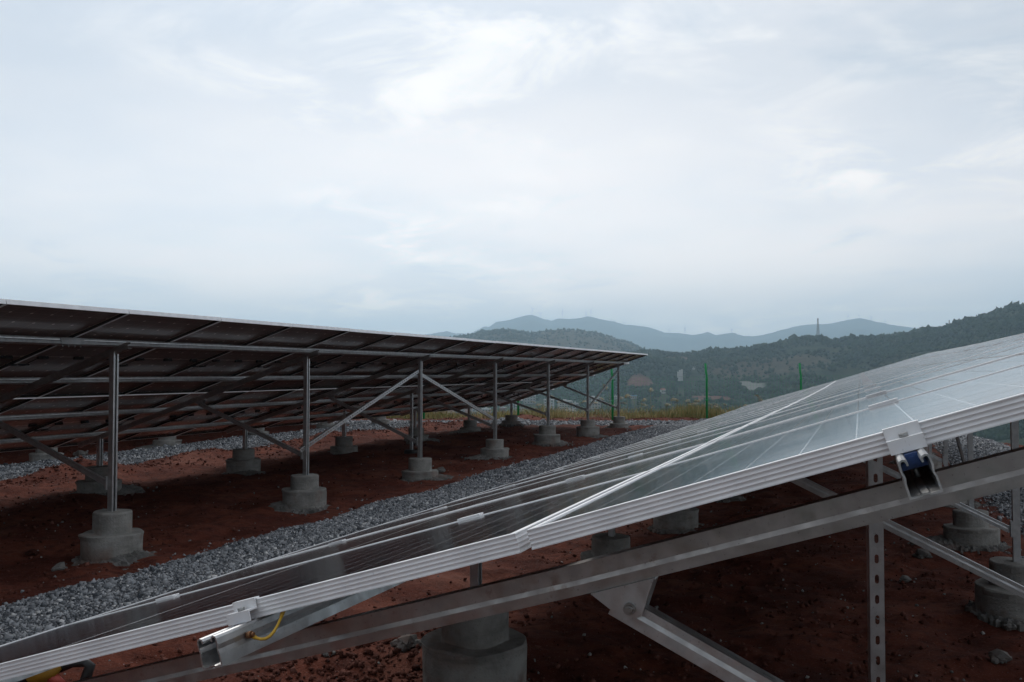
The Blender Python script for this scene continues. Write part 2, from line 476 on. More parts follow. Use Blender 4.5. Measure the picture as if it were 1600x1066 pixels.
# ------------------------------------------------------------------ ground near the camera
def base_g(X, Y):
    X = np.asarray(X, float); Y = np.asarray(Y, float)
    z = .13 - .21 * sstep(X, -5.0, -2.4)
    z = z + .06 * sstep(Y, 8, 18) * (1 - sstep(X, -4.5, -2.5))
    z = z + (.02 - z) * sstep(-SN * X + CS * Y, 23, 27)
    return z
GRAVEL = [(-4.82, -4.08), (-11.95, -10.40), (1.55, 3.02)]
def in_strip(X):
    m = np.zeros_like(X)
    for a, b in GRAVEL: m = np.maximum(m, sstep(X, a - .25, a + .1) * (1 - sstep(X, b - .1, b + .25)))
    return m
def ground_z(X, Y):
    X = np.asarray(X, float); Y = np.asarray(Y, float)
    xc, Z = plan(X, Y)
    st = np.maximum(in_strip(X), sstep(Z, 26.4, 26.9) * (1 - sstep(Z, 28.8, 29.2)))
    z = base_g(X, Y) + (.034 * fbm(X * .7, Y * .7, 3, 3) + .030 * fbm(X * 3.4, Y * 3.4, 4, 9, .6)) * (1 - .75 * st)
    # spoil ridges beside the second gravel path and along the fence
    z = z + .13 * np.exp(-((X + 9.9) / .42) ** 2) * (.6 + .7 * fbm(X * .9, Y * .9, 3, 21))
    z = z + .05 * np.exp(-((Z - 29.7) / .45) ** 2) * (.7 + .6 * fbm(xc * .8, Z, 3, 27))
    far = np.maximum(np.maximum(sstep(Z, 33.5, 38), sstep(-Z, 3, 7)), np.maximum(sstep(xc, 11, 16), sstep(-xc, 24, 30)))
    return z - 1.3 * far
zs = np.concatenate([np.arange(-7, 1.5, .25), np.arange(1.5, 9, .045), np.arange(9, 18, .08), np.arange(18, 38.1, .14)])
xs = np.concatenate([np.arange(-30, -14, .2), np.arange(-14, 6, .06), np.arange(6, 16.1, .15)])
ZZ, XX = np.meshgrid(zs, xs, indexing='ij')
GX, GY = CS * XX - SN * ZZ, SN * XX + CS * ZZ
GV = np.stack([GX.ravel(), GY.ravel(), ground_z(GX, GY).ravel()], 1)
def grid_faces(r, c):
    i = np.arange((r - 1) * (c - 1)); a = (i // (c - 1)) * c + i % (c - 1)
    return np.stack([a, a + 1, a + c + 1, a + c], 1)
tag(put('ground', np_mesh('ground', GV, grid_faces(len(zs), len(xs)), M['soil'], smooth=True)), kind='structure')

# gravel beds
def bed(name, pts_fn, n, m, lift):
    S, T = np.meshgrid(np.linspace(0, 1, n), np.linspace(0, 1, m), indexing='ij')
    X, Y = pts_fn(S, T)
    edge = np.minimum(T, 1 - T)
    z = ground_z(X, Y) + lift * sstep(edge, 0.0, .18) - .03 * (edge < .01)
    V = np.stack([X.ravel(), Y.ravel(), z.ravel()], 1)
    o = put(name, np_mesh(name, V, grid_faces(n, m), M['bed'], smooth=True))
    tag(o, kind='structure')
def strip_fn(a, b, y0, y1):
    def fn(S, T):
        Y = y0 + (y1 - y0) * S
        A = a + .09 * fbm(Y * .9, Y * 0 + a, 3, 5); B = b + .09 * fbm(Y * .9, Y * 0 + b, 3, 6)
        return A + (B - A) * T, Y
    return fn
def cross_fn(S, T):
    xc = -27 + 40 * S; Z = 26.75 + 2.1 * T + .15 * fbm(xc * .5, T * 0, 3, 8)
    return CS * xc - SN * Z, SN * xc + CS * Z
STRIPS = [strip_fn(*GRAVEL[0], .5, 29.6), strip_fn(*GRAVEL[1], 4, 25.5), strip_fn(*GRAVEL[2], 3, 31), cross_fn]
for i, (fn, n, m) in enumerate(zip(STRIPS, (400, 200, 240, 300), (22, 18, 18, 14))):
    bed('gravel_path', fn, n, m, .045)

# loose pieces: scatter of small irregular polyhedra
def ico():
    t = (1 + 5 ** .5) / 2
    v = np.array([(-1, t, 0), (1, t, 0), (-1, -t, 0), (1, -t, 0), (0, -1, t), (0, 1, t), (0, -1, -t), (0, 1, -t), (t, 0, -1), (t, 0, 1), (-t, 0, -1), (-t, 0, 1)], float)
    f = np.array([(0, 11, 5), (0, 5, 1), (0, 1, 7), (0, 7, 10), (0, 10, 11), (1, 5, 9), (5, 11, 4), (11, 10, 2), (10, 7, 6), (7, 1, 8), (3, 9, 4), (3, 4, 2), (3, 2, 6), (3, 6, 8), (3, 8, 9), (4, 9, 5), (2, 4, 11), (6, 2, 10), (8, 6, 7), (9, 8, 1)])
    return v / np.linalg.norm(v[0]), f
def octa():
    v = np.array([(1, 0, 0), (0, 1, 0), (-1, 0, 0), (0, -1, 0), (0, 0, 1), (0, 0, -1)], float)
    f = np.array([(0, 1, 4), (1, 2, 4), (2, 3, 4), (3, 0, 4), (1, 0, 5), (2, 1, 5), (3, 2, 5), (0, 3, 5)])
    return v, f
def cubo():
    v = np.array([(x, y, z) for x in (-.62, .62) for y in (-.62, .62) for z in (-.62, .62)], float)
    f = np.array([(0, 1, 3), (0, 3, 2), (4, 6, 7), (4, 7, 5), (0, 4, 5), (0, 5, 1), (2, 3, 7), (2, 7, 6), (0, 2, 6), (0, 6, 4), (1, 5, 7), (1, 7, 3)])
    return v, f
def rocks(pos, size, base, flat=(.55, 1.0), jit=.28, tone=None):
    """pos (n,3), size (n,) -> V, F, tone"""
    v0, f0 = base; n = len(pos); k = len(v0)
    sc = np.stack([RNG.uniform(.7, 1.25, n), RNG.uniform(.7, 1.25, n), RNG.uniform(*flat, n)], 1)
    V = v0[None] * (1 + RNG.uniform(-jit, jit, (n, k, 1))) * sc[:, None]
    q = RNG.normal(size=(n, 4)); q[:, 1:3] *= .45; q /= np.linalg.norm(q, axis=1)[:, None]
    w, x, y, z = q.T
    R = np.stack([1 - 2 * (y * y + z * z), 2 * (x * y - w * z), 2 * (x * z + w * y), 2 * (x * y + w * z), 1 - 2 * (x * x + z * z), 2 * (y * z - w * x),
                  2 * (x * z - w * y), 2 * (y * z + w * x), 1 - 2 * (x * x + y * y)], 1).reshape(n, 3, 3)
    V = np.einsum('nij,nkj->nki', R, V) * size[:, None, None] + pos[:, None]
    Fc = f0[None] + (np.arange(n) * k)[:, None, None]
    tn = RNG.uniform(0, 1, n) if tone is None else tone
    return V.reshape(-1, 3), Fc.reshape(-1, 3), np.repeat(tn, k)
def gravel_scatter(name, label, fn, dens, near, far, length, width, size):
    parts = []
    n = int(dens * length * width)
    S = RNG.uniform(0, 1, n); T = RNG.uniform(-.02, 1.02, n); T = np.where(RNG.uniform(0, 1, n) < .10, T + RNG.normal(0, .13, n), T); T = np.clip(T, -.3, 1.3)
    X, Y = fn(S, T)
    xc, Z = plan(X, Y)
    keep = (Z > near) & (Z < far)
    X, Y, Z, T = X[keep], Y[keep], Z[keep], T[keep]
    sz = size * np.exp(RNG.normal(0, .34, len(X)))
    lift = .045 * sstep(np.minimum(T, 1 - T), 0, .18)
    z = ground_z(X, Y) + lift + RNG.uniform(-.3, .75, len(X)) * sz * .8
    P = np.stack([X, Y, z], 1)
    a = Z < 11
    out = []
    for sel, b in ((a, cubo()), (~a, octa())):
        if sel.sum(): out.append(rocks(P[sel], sz[sel] * (1.15 if b[0].shape[0] == 8 else 1), b, jit=.42))
    off = 0; Vs, Fs, Ts = [], [], []
    for V, Fc, tn in out:
        Vs.append(V); Fs.append(Fc + off); Ts.append(tn); off += len(V)
    o = put(name, np_mesh(name, np.concatenate(Vs), np.concatenate(Fs), M['stone'], {'tone': np.concatenate(Ts)}))
    tag(o, label, 'gravel', kind='stuff')
gravel_scatter('gravel', 'blue grey crushed gravel path between the two panel rows', STRIPS[0], 6600, 1.5, 12, 29.1, .76, .0080)
gravel_scatter('gravel', 'far part of the gravel path between the two panel rows', STRIPS[0], 2300, 12, 40, 29.1, .76, .0118)
gravel_scatter('gravel', 'grey gravel path behind the left panel row', STRIPS[1], 1150, 3, 40, 21.5, 1.55, .0150)
gravel_scatter('gravel', 'grey gravel path seen under the right panel edge', STRIPS[2], 1200, 3, 40, 28, 1.47, .0150)
gravel_scatter('gravel', 'pale gravel band crossing in front of the grass', STRIPS[3], 330, 3, 60, 40, 2.1, .023)

def scatter(name, label, cat, mat, pos_fn, n, size, spread, base, tone=None, sink=.3):
    X, Y = pos_fn(n)
    sz = np.minimum(size * np.exp(RNG.normal(0, spread, len(X))), size * 2.4)
    P = np.stack([X, Y, ground_z(X, Y) + sz * sink], 1)
    V, Fc, tn = rocks(P, sz, base, tone=tone, jit=.45)
    tag(put(name, np_mesh(name, V, Fc, mat, {'tone': tn})), label, cat, kind='stuff')
def soil_pos(n):
    Z = 2.0 + 26 * RNG.uniform(0, 1, n) ** 1.5; xc = RNG.uniform(-.62, .6, n) * Z
    X, Y = CS * xc - SN * Z, SN * xc + CS * Z
    cl = fbm(X * 1.3, Y * 1.3, 3, 41) > RNG.uniform(-1.0, .7, n)
    ok = (in_strip(X) < .2) & cl
    return X[ok], Y[ok]
scatter('soil_clods', 'crumbled red soil clods strewn over the ground', 'soil', M['clod'], soil_pos, 30000, .0080, .6, cubo())
def near_pos(n):
    q = RNG.uniform(0, 1, (n, 2)); x = 380 + 340 * q[:, 0]; Z = 3.9 + 2.2 * q[:, 1]
    xc = (x - 800) / F_PX * Z
    return CS * xc - SN * Z, SN * xc + CS * Z
scatter('soil_clods', 'lumpy red clods around the nearest round footing', 'soil', M['clod'], near_pos, 2200, .0095, .55, cubo())
scatter('stone_chips', 'small pale stone chips strewn over the red soil', 'stones', M['crumb'], soil_pos, 3500, .0065, .5, cubo())
def ridge_pos(n):
    h = n // 2
    Y = RNG.uniform(3, 26, h); X = -9.9 + RNG.normal(0, .3, h)
    xc = RNG.uniform(-26, 10, n - h); Z = 29.7 + RNG.normal(0, .35, n - h)
    return np.concatenate([X, CS * xc - SN * Z]), np.concatenate([Y, SN * xc + CS * Z])
scatter('soil_clods', 'lumpy red spoil heaped along the paths and fence', 'soil', M['clod'], ridge_pos, 9000, .012, .5, cubo())

# ------------------------------------------------------------------ valley, hills and mountains
def prof(pts):
    a = np.array(pts, float); return lambda u: np.interp(u, a[:, 0], a[:, 1])
RIDGE = prof([(-400, 560), (600, 585), (850, 580), (940, 566), (980, 556), (1010, 552), (1040, 555), (1062, 557), (1080, 558), (1095, 556), (1115, 552), (1150, 551), (1172, 549), (1190, 545),
              (1215, 541), (1240, 535), (1262, 531), (1285, 531), (1300, 537.5), (1320, 534), (1345, 532), (1372, 531), (1402, 528), (1426, 523), (1450, 519.5), (1470, 517.5),
              (1490, 512), (1510, 505), (1530, 500.5), (1550, 495), (1570, 490), (1590, 484), (1602, 485), (1640, 492), (1700, 480), (1900, 500), (2400, 540)])
HILL = prof([(-400, 545), (300, 560), (640, 545), (700, 533), (730, 528), (752, 522.5), (775, 520.5), (800, 520), (818, 523), (834, 524.5), (845, 522), (862, 519.5), (885, 518.5), (912, 519.5),
             (930, 523), (950, 528.5), (970, 534), (985, 540), (1005, 549), (1030, 557), (1060, 567), (1200, 580), (2400, 590)])
FARM = prof([(-900, 530), (-300, 520), (200, 535), (500, 545), (640, 528), (685, 523), (698, 520.5), (712, 524), (735, 524), (757, 513.5), (765, 515), (775, 507), (800, 502.5), (818, 497.5), (830, 495.5), (842, 499),
             (852, 502.5), (862, 505), (872, 501.5), (890, 502), (905, 501), (918, 497.5), (930, 500.5), (945, 504), (960, 506), (975, 511.5), (990, 512), (1010, 514), (1028, 519.5), (1038, 523.5),
             (1060, 523), (1080, 526.5), (1098, 524.5), (1105, 522), (1118, 527), (1132, 525), (1145, 523.5), (1160, 528), (1180, 529), (1200, 525.5), (1222, 519), (1240, 514), (1260, 510.5), (1290, 509.5),
             (1300, 509), (1320, 504), (1345, 500.5), (1360, 503.5), (1390, 511), (1415, 514), (1440, 518), (1500, 521), (1700, 515), (2600, 530)])
VAL = np.array([(1, -.9), (36, -.9), (46, -2.6), (80, -9), (150, -18), (300, -30), (600, -40), (900, -43), (1200, -42), (3000, -25), (9000, 0), (40000, 0)], float)
HZ = 583.6
def crest_z(pf, az, Rc):
    a = np.clip(az, -1.0, 1.0)
    u = 800 + F_PX * np.tan(a)
    return CAM_Z + (HZ - pf(u)) / F_PX * Rc * np.cos(a)
def H(az, R):
    v = np.interp(np.log(R), np.log(VAL[:, 0]), VAL[:, 1])
    x, y = R * np.sin(az), R * np.cos(az)
    v = v + fbm(x / 60, y / 60, 4, 51) * np.clip((R - 60) / 60, 0, 4)
    cR = crest_z(RIDGE, az, 1500.); t = sstep(R, 620, 1500) ** 1.25
    rel = np.clip(cR - v, 0, None)
    a = v + rel * np.where(R <= 1500, t, 1 - .55 * sstep(R, 1500, 2600))
    a = a + np.where(R < 1500, 1, .5) * fbm(x / 170, y / 170, 4, 61) * 22 * t * (1 - t) * 2
    cH = crest_z(HILL, az, 2600.); t2 = sstep(R, 1500, 2600)
    relh = np.clip(cH - v, 0, None)
    b = v + relh * np.where(R <= 2600, t2 ** .9, 1 - .7 * sstep(R, 2600, 4200))
    b = b + fbm(x / 220, y / 220, 4, 71) * 26 * t2 * (1 - t2) * 2
    return np.maximum(a, b)
AZ_IN = np.arctan((np.arange(-160, 1761, 2.6) - 800) / F_PX)
AZ = np.concatenate([np.linspace(-math.pi, AZ_IN[0], 70)[:-1], AZ_IN, np.linspace(AZ_IN[-1], math.pi, 70)[1:]])
RR = np.concatenate([np.geomspace(1, 36, 6)[:-1], np.geomspace(36, 560, 50)[:-1], np.geomspace(560, 2700, 190)[:-1], np.geomspace(2700, 9500, 24)])
A2, R2 = np.meshgrid(AZ, RR, indexing='ij')
HH = H(A2, R2)
tX, tZ = R2 * np.sin(A2), R2 * np.cos(A2)
def hit(x, y, r0=120.0):
    """where the sight line through a pixel meets the terrain"""
    az = math.atan((x - 800) / F_PX)
    R = np.geomspace(r0, 5000, 1500)
    line = CAM_Z + (HZ - y) / F_PX * R * math.cos(az)
    h = H(np.full_like(R, az), R)
    k = np.nonzero(h >= line)[0]
    r = R[k[0]] if len(k) else 1000.0
    return az, r
UU = 800 + F_PX * np.tan(np.clip(A2, -1.2, 1.2))
PXY = HZ - (HH - CAM_Z) / np.maximum(R2 * np.cos(np.clip(A2, -1.2, 1.2)), 1) * F_PX
FIELDS = {'brown': [(900, 534, 120, 16, 1900, 3000), (1240, 572, 60, 9, 900, 1600), (1160, 590, 40, 10, 900, 1600), (1130, 622, 40, 6, 600, 1500)],
          'red': [(1000, 598, 20, 6, 500, 1600), (1060, 563, 22, 3.5, 900, 1700), (1115, 624, 30, 5, 500, 1500), (700, 640, 40, 4, 500, 1500)],
          'pale': [(1172, 604, 16, 2.5, 500, 1600)]}
def field_attr(Ar, Rr, x, z):
    out = {}
    for k, L in FIELDS.items():
        m = np.zeros_like(Ar)
        for (px, py, wx, wy, r0, r1) in L:
            az, r = hit(px, py, r0 * .6) if k != 'brown' or px > 1000 else (math.atan((px - 800) / F_PX), 2350.0)
            cx, cz = r * math.sin(az), r * math.cos(az)
            ax = wx * r / F_PX; ar = 420. if r > 2000 else max(28., wy * 6.5)
            rr = np.sqrt(((x - cx) / ax) ** 2 + ((z - cz) / ar) ** 2) + .35 * fbm(x / 50, z / 50, 3, 81)
            m = np.maximum(m, .8 * (1 - sstep(rr, .7, 1.2)))
        out[k] = m
    return out
FA = field_attr(A2, R2, tX, tZ)
TV = np.stack([(CS * tX - SN * tZ).ravel(), (SN * tX + CS * tZ).ravel(), HH.ravel()], 1)
tag(put('terrain', np_mesh('terrain', TV, grid_faces(len(AZ), len(RR))[:, ::-1], M['terrain'], {k: v.ravel() for k, v in FA.items()}, smooth=True)), kind='structure')

# far mountain range
AZF = np.concatenate([np.linspace(-math.pi, -.75, 90)[:-1], np.linspace(-.75, .75, 700), np.linspace(.75, math.pi, 90)[1:]])
RF = np.concatenate([np.linspace(5000, 8000, 46), np.linspace(8000, 10500, 14)[1:]])
A3, R3 = np.meshgrid(AZF, RF, indexing='ij')
c3 = crest_z(FARM, A3, 8000.)
x3, z3 = R3 * np.sin(A3), R3 * np.cos(A3)
t3 = np.where(R3 <= 8000, sstep(R3, 5000, 8000) ** .8, 1 - .8 * sstep(R3, 8000, 10500))
rid = 1 - np.abs(fbm(x3 / 620, z3 / 900, 4, 91))
h3 = -30 + (c3 + 30) * t3 + (rid - .6) * 150 * np.clip(t3 * (1 - t3) * 2.2, 0, 1) + 3.5 * fbm(x3 / 60, z3 / 60, 3, 95) * t3
FV = np.stack([(CS * x3 - SN * z3).ravel(), (SN * x3 + CS * z3).ravel(), h3.ravel()], 1)
tag(put('mountain_range', np_mesh('mountain_range', FV, grid_faces(len(AZF), len(RF))[:, ::-1], M['far'], smooth=True)), kind='structure')

# wooded slopes: crowns on the hills, kept clear of the houses
TOWN = [(828, 633, 18), (848, 619, 9), (857, 648, 15), (884, 643, 21), (899, 641, 9), (890, 653, 17), (929, 641, 19), (812, 648, 14), (786, 648, 9), (797, 637, 12), (676, 650, 24),
        (640, 652, 13), (718, 648, 15), (743, 646, 10), (760, 650, 14), (606, 652, 15), (1037, 617, 7), (990, 625, 9), (962, 626, 8), (1063, 598, 9), (1084, 580, 3)]
TOWN = [(x, w, hit(x, y, 420)[1]) for x, y, w in TOWN]
def forest(name, label, n, u0, u1, r0, r1, size, dens_seed, crest=None, fit=None):
    u = RNG.uniform(u0, u1, n); az = np.arctan((u - 800) / F_PX)
    R = r0 * (r1 / r0) ** RNG.uniform(0, 1, n)
    if crest:
        R = crest + RNG.normal(0, 9, n)
    x, z = R * np.sin(az), R * np.cos(az)
    d = fbm(x / 95, z / 95, 4, dens_seed)
    fa = field_attr(az, R, x, z)
    bare = np.maximum(np.maximum(fa['brown'] * .8, fa['red'] * 1.5), fa['pale'] * 1.5)
    keep = (d > RNG.uniform(-.9, .55, n)) & (RNG.uniform(0, 1, n) > bare)
    if crest: keep = (fbm(u / 14, u * 0, 3, dens_seed) > RNG.uniform(-.7, .5, n)) & (RNG.uniform(0, 1, n) > bare * .6)
    for (bx, bw, br) in TOWN: keep &= ~((np.abs(u - bx) < bw / 2 + 3) & (R > br - 170) & (R < br + 25))
    x, z, az, R = x[keep], z[keep], az[keep], R[keep]
    sz = size * np.exp(RNG.normal(0, .33, len(x)))
    P = np.stack([CS * x - SN * z, SN * x + CS * z, H(az, R) + sz * .55], 1)
    V, Fc, tn = rocks(P, sz, octa(), flat=(.8, 1.5), jit=.30, tone=np.clip(.45 + .35 * fbm(x / 60, z / 60, 3, 33) + RNG.normal(0, .16, len(x)), 0, 1))
    tag(put(name, np_mesh(name, V, Fc, M['tree'], {'tone': tn})), label, 'forest', kind='stuff')
forest('forest', 'dark woodland covering the near hillside on the right', 60000, 760, 1640, 640, 1560, 2.0, 101)
forest('forest', 'line of trees along the crest of the right ridge', 2600, 980, 1640, 1480, 1520, 2.0, 102, crest=1497.)
forest('forest', 'woodland on the valley floor around the town', 14000, 940, 1500, 420, 1100, 2.0, 103)
forest('forest', 'scattered trees on the rounded hill behind the left panels', 14000, 690, 1080, 1650, 2620, 2.5, 104)
forest('forest', 'trees along the top of the rounded hill behind the left panels', 420, 700, 1060, 2590, 2610, 2.6, 105, crest=2598.)
forest('forest', 'trees dotted between the houses of the town', 4500, 480, 960, 950, 1500, 1.9, 106)
# ------------------------------------------------------------------ solar arrays: shared meshes
MW, ML, PITCH_Y, GAP = 1.047, 2.094, 1.055, .02
FH = .033                                        # frame height
def frame_mesh():
    pr = [(.014, -.0022), (.014, 0), (.0008, 0), (0, -.0008)]
    nf, z0, z1 = 4, -.0016, -.0312
    for i in range(nf):
        for k in range(1 if i else 0, 6):
            t = k / 5
            pr.append((.00075 * math.sin(math.pi * t), z0 + (z1 - z0) * (i + t) / nf))
    pr += [(0, -.0322), (0, -FH), (.009, -FH), (.009, -FH + .0018), (.0035, -FH + .0018), (.0035, -.0085)]
    mb = MB(); hx, hy = ML / 2, MW / 2; vs, n = [], len(pr)
    for sx, sy in ((-1, -1), (1, -1), (1, 1), (-1, 1)):
        vs += [(sx * (hx - d), sy * (hy - d), z) for d, z in pr]
    fs, inner = [], []
    for c in range(4):
        for i in range(n - 1):
            a, b = c * n + i, ((c + 1) % 4) * n + i
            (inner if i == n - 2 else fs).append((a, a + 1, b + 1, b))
    mb.add(vs, fs); mb.add(vs, inner, 1)          # inner frame wall painted dark, shade put into its colour
    return mb.mesh('panel_frame', [M['alu'], M['inner_shade']])
def laminate(top):
    mb = MB(); x, y = ML / 2 - .0036, MW / 2 - .0036; z0, z1 = -.0080, -.0022
    v = [(-x, -y, z0), (x, -y, z0), (x, y, z0), (-x, y, z0), (-x, -y, z1), (x, -y, z1), (x, y, z1), (-x, y, z1)]
    mb.add(v, [(4, 5, 6, 7)], 0)
    mb.add(v, [(3, 2, 1, 0), (0, 1, 5, 4), (1, 2, 6, 5), (2, 3, 7, 6), (3, 0, 4, 7)], 1)
    return mb.mesh('solar_panel', [top, M['back']])
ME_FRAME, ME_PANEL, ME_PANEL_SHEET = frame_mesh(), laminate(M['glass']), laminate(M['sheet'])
cw, ch = .0853 - .0025, .168 - .0024
ME_CELL = MB().box(-cw / 2, cw / 2, -ch / 2, ch / 2, -.0010, .00012).mesh('cell', M['cell'])
ME_JBOX = MB().box(-.011, .011, -.048, .048, -.0285, -.0080).mesh('junction_box', M['black'])
def cable_mesh():
    mb = MB()
    for s in (-1, 1):
        y0, y1 = s * .40, s * .505
        mb.tube([(.0, y0, -.020), (-.03, s * .435, -.034), (-.075, s * .46, -.046), (-.095, s * .485, -.050), (-.09, y1, -.047)], .0032, 5)
        mb.tube([(-.09, s * .42, -.046), (-.088, s * .515, -.049)], .0085, 6)
    return mb.mesh('connector_cable', M['black'])
ME_CABLE = cable_mesh()
# purlin: lipped channel, open side up, along Y, unit length
def arc(cx, cy, r, a0, a1, n=4):
    return [(cx + r * math.cos(math.radians(a0 + (a1 - a0) * i / n)), cy + r * math.sin(math.radians(a0 + (a1 - a0) * i / n))) for i in range(n + 1)]
PUR = [(-.0095, -.0095)] + arc(-.0142, -.0058, .0047, 0, 180)[0:] + [(-.0195, -.016), (-.0178, -.024), (-.0195, -.032), (-.0195, -.0505), (-.006, -.0505), (-.004, -.0488), (.004, -.0488), (.006, -.0505),
       (.0195, -.0505), (.0195, -.032), (.0178, -.024), (.0195, -.016)] + arc(.0142, -.0058, .0047, 0, 180) [::1] + [(.0095, -.0095)]
ME_PURLIN = channel(MB(), PUR, .0026, lambda p, q, l: (p, l, q), 0, 1).mesh('purlin', M['purlin'])
RAF = [(.038, -.012), (.038, -.0012), (.0, -.0012), (.0, -.0275), (-.0019, -.036), (-.0019, -.0528), (.038, -.0528), (.038, -.043)]
ME_RAFTER = channel(MB(), RAF, .0024, lambda p, q, l: (l, p, q), 0, 1).mesh('rafter', M['rafter'])
BEND = math.radians(1.0)
def bent_rafter():
    mb = MB(); L, l0 = 3.40, 1.72 / 3.40
    channel(mb, RAF, .0024, lambda p, q, l: (l, p, q), 0, l0)
    channel(mb, RAF, .0024, lambda p, q, l: (l, p, q + max(0, l - l0) * L * math.tan(BEND)), l0 - .0002, 1)
    return mb.mesh('rafter', M['rafter'])
ME_RAFTER_BENT = bent_rafter()
POS = [(.0205, -.010), (.0205, -.0255), (-.0205, -.0255), (-.0205, .0255), (.0205, .0255), (.0205, .010)]
ME_POST = channel(MB(), POS, .0028, lambda p, q, l: (p, q, l), 0, 1).mesh('post', M['steel'])
BRC = [(.026, -.010), (.026, -.0012), (.0, -.0012), (.0, -.015), (-.0018, -.023), (-.0018, -.0408), (.026, -.0408), (.026, -.031)]
ME_BRACE = channel(MB(), BRC, .0024, lambda p, q, l: (l, p, q), 0, 1).mesh('brace', M['steel'])

def slotted(mb, n, pitch, w, sl, sw, fn, mi=0):
    """flat strip with a row of stadium slots; fn(l, t) -> xyz, l along, t across"""
    for i in range(n):
        c = (i + .5) * pitch
        ho, hw = pitch / 2, w / 2
        outer = [(-ho, -hw), (-sl * .25, -hw), (sl * .25, -hw), (ho, -hw), (ho, 0), (ho, hw), (sl * .25, hw), (-sl * .25, hw), (-ho, hw), (-ho, 0)]
        e = sl / 2 - sw / 2
        inner = [(-e - sw * .35, -sw * .35), (-e, -sw / 2), (e, -sw / 2), (e + sw * .35, -sw * .35), (sl / 2, 0), (e + sw * .35, sw * .35), (e, sw / 2), (-e, sw / 2), (-e - sw * .35, sw * .35), (-sl / 2, 0)]
        vs = [fn(c + a, b) for a, b in outer] + [fn(c + a, b) for a, b in inner]
        mb.add(vs, [(k, (k + 1) % 10, 10 + (k + 1) % 10, 10 + k) for k in range(10)], mi)
    return mb
def strut_mesh(n, pitch, name, mat):
    """slotted channel strut standing on end, slots towards -Y, length n*pitch"""
    mb = MB(); w = .041; L = n * pitch
    slotted(mb, n, pitch, w, .030, .0135, lambda l, t: (t, 0, l))
    slotted(mb, n, pitch, w, .030, .0135, lambda l, t: (t, .0022, l))
    mb.box(-w / 2 - .0022, -w / 2, 0, .040, 0, L); mb.box(w / 2, w / 2 + .0022, 0, .040, 0, L)
    return mb.mesh(name, mat)
def footing_mesh(seed):
    r = random.Random(seed); ph = [r.uniform(0, 6) for _ in range(6)]
    chip = r.uniform(0, 6.28)
    def jit(i, a):
        k = .0018 * math.sin(3 * a + ph[0]) + .0010 * math.sin(7 * a + ph[1])
        if i in (3, 4): k += .010 * math.sin(5 * a + ph[2]) * math.sin(2 * a + ph[3]) + (.014 if abs(((a - chip + 3.14) % 6.28) - 3.14) < .35 else 0)
        if i in (7, 8): k += .0012 * math.sin(9 * a + ph[4])
        return k, (.005 * math.sin(4 * a + ph[5]) if i in (4, 5) else .002 * math.sin(3 * a + ph[2]) if i > 5 else 0)
    mb = MB()
    hh = r.uniform(-.02, .02); pr = [(.225, -.62), (.228, -.40), (.231, -.20 + hh), (.233, -.162 + hh), (.227, -.155 + hh), (.152, -.153 + hh), (.148, -.148 + hh), (.147, -.008), (.142, 0), (.03, .002)]
    mb.lathe(pr, 40, 0, jit)
    return mb.mesh('footing', M['concrete'])
FOOT = [footing_mesh(s) for s in range(4)]
def spill_mesh(seed):
    r = np.random.default_rng(seed); mb = MB(); n = 84
    a0 = r.uniform(0, 6.28); ext = [.04 + .05 * r.uniform() + (.27 * max(0, math.cos(a - a0)) ** 3) + .02 * r.uniform() for a in np.linspace(0, 6.28, n)]
    vs, fs = [], []
    rows = 10
    for i in range(rows):
        t = i / (rows - 1)
        for k in range(n):
            a = 2 * math.pi * k / n; rad = .224 + ext[k] * t * (.8 + .2 * r.uniform())
            z = .026 * (1 - t) ** .8 * (.3 + ext[k] * 7) + (.030 * r.uniform() if i < rows - 1 else -.05)
            vs.append((rad * math.cos(a), rad * math.sin(a), z))
    for i in range(rows - 1):
        for k in range(n):
            a, b = i * n + k, i * n + (k + 1) % n
            fs.append((a, a + n, b + n, b))
    mb.add(vs, fs)
    for _ in range(70):
        a = a0 + r.normal() * .9; rad = .25 + abs(r.normal()) * .14; s = .006 + .016 * r.uniform() ** 2
        v0, f0 = ico(); v = v0 * s * (1 + r.uniform(-.3, .3, (12, 1)))
        mb.add([(p[0] + rad * math.cos(a), p[1] + rad * math.sin(a), p[2] + .015) for p in v], [tuple(f) for f in f0])
    return mb.mesh('mortar_spill', M['mortar'])
SPILL = [spill_mesh(s) for s in range(5)]
def midclamp_mesh():
    mb = MB()
    mb.box(-.035, .035, -.016, -.0035, .0002, .0045); mb.box(-.035, .035, .0035, .016, .0002, .0045)
    mb.box(-.035, .035, -.0035, -.002, -.020, .0045); mb.box(-.035, .035, .002, .0035, -.020, .0045)
    mb.box(-.035, .035, -.003, .003, -.020, -.016)
    mb.tube([(0, 0, -.016), (0, 0, .0035)], .0019, 6)
    return mb.mesh('mid_clamp', M['alu'])
def endclamp_mesh():
    mb = MB()
    mb.box(-.0245, .0245, -.0035, .009, .0003, .0032)
    mb.box(-.0245, .0245, -.0062, -.0035, -.0135, .0032)
    mb.box(-.0245, .0245, -.0270, -.0035, -.0163, -.0135)
    mb.box(-.0245, .0245, -.0297, -.0270, -.0330, -.0135)
    return mb.mesh('end_clamp', M['alu'])
ME_MID, ME_END = midclamp_mesh(), endclamp_mesh()
ME_ENDBOLT = MB().tube([(0, -.0165, -.0135), (0, -.0165, -.0075)], .0062, 8).mesh('bolt', M['bolt'])
def splice_mesh():
    mb = MB()
    mb.box(-.0245, -.0215, -.11, .11, -.052, -.004); mb.box(.0215, .0245, -.11, .11, -.052, -.004); mb.box(-.0215, .0215, -.11, .11, -.0555, -.0525)
    for y in (-.085, -.03, .03, .085): mb.tube([(0, y, -.0555), (0, y, -.069)], .006, 6)
    return mb.mesh('splice_plate', M['steel'])
ME_SPLICE = splice_mesh()
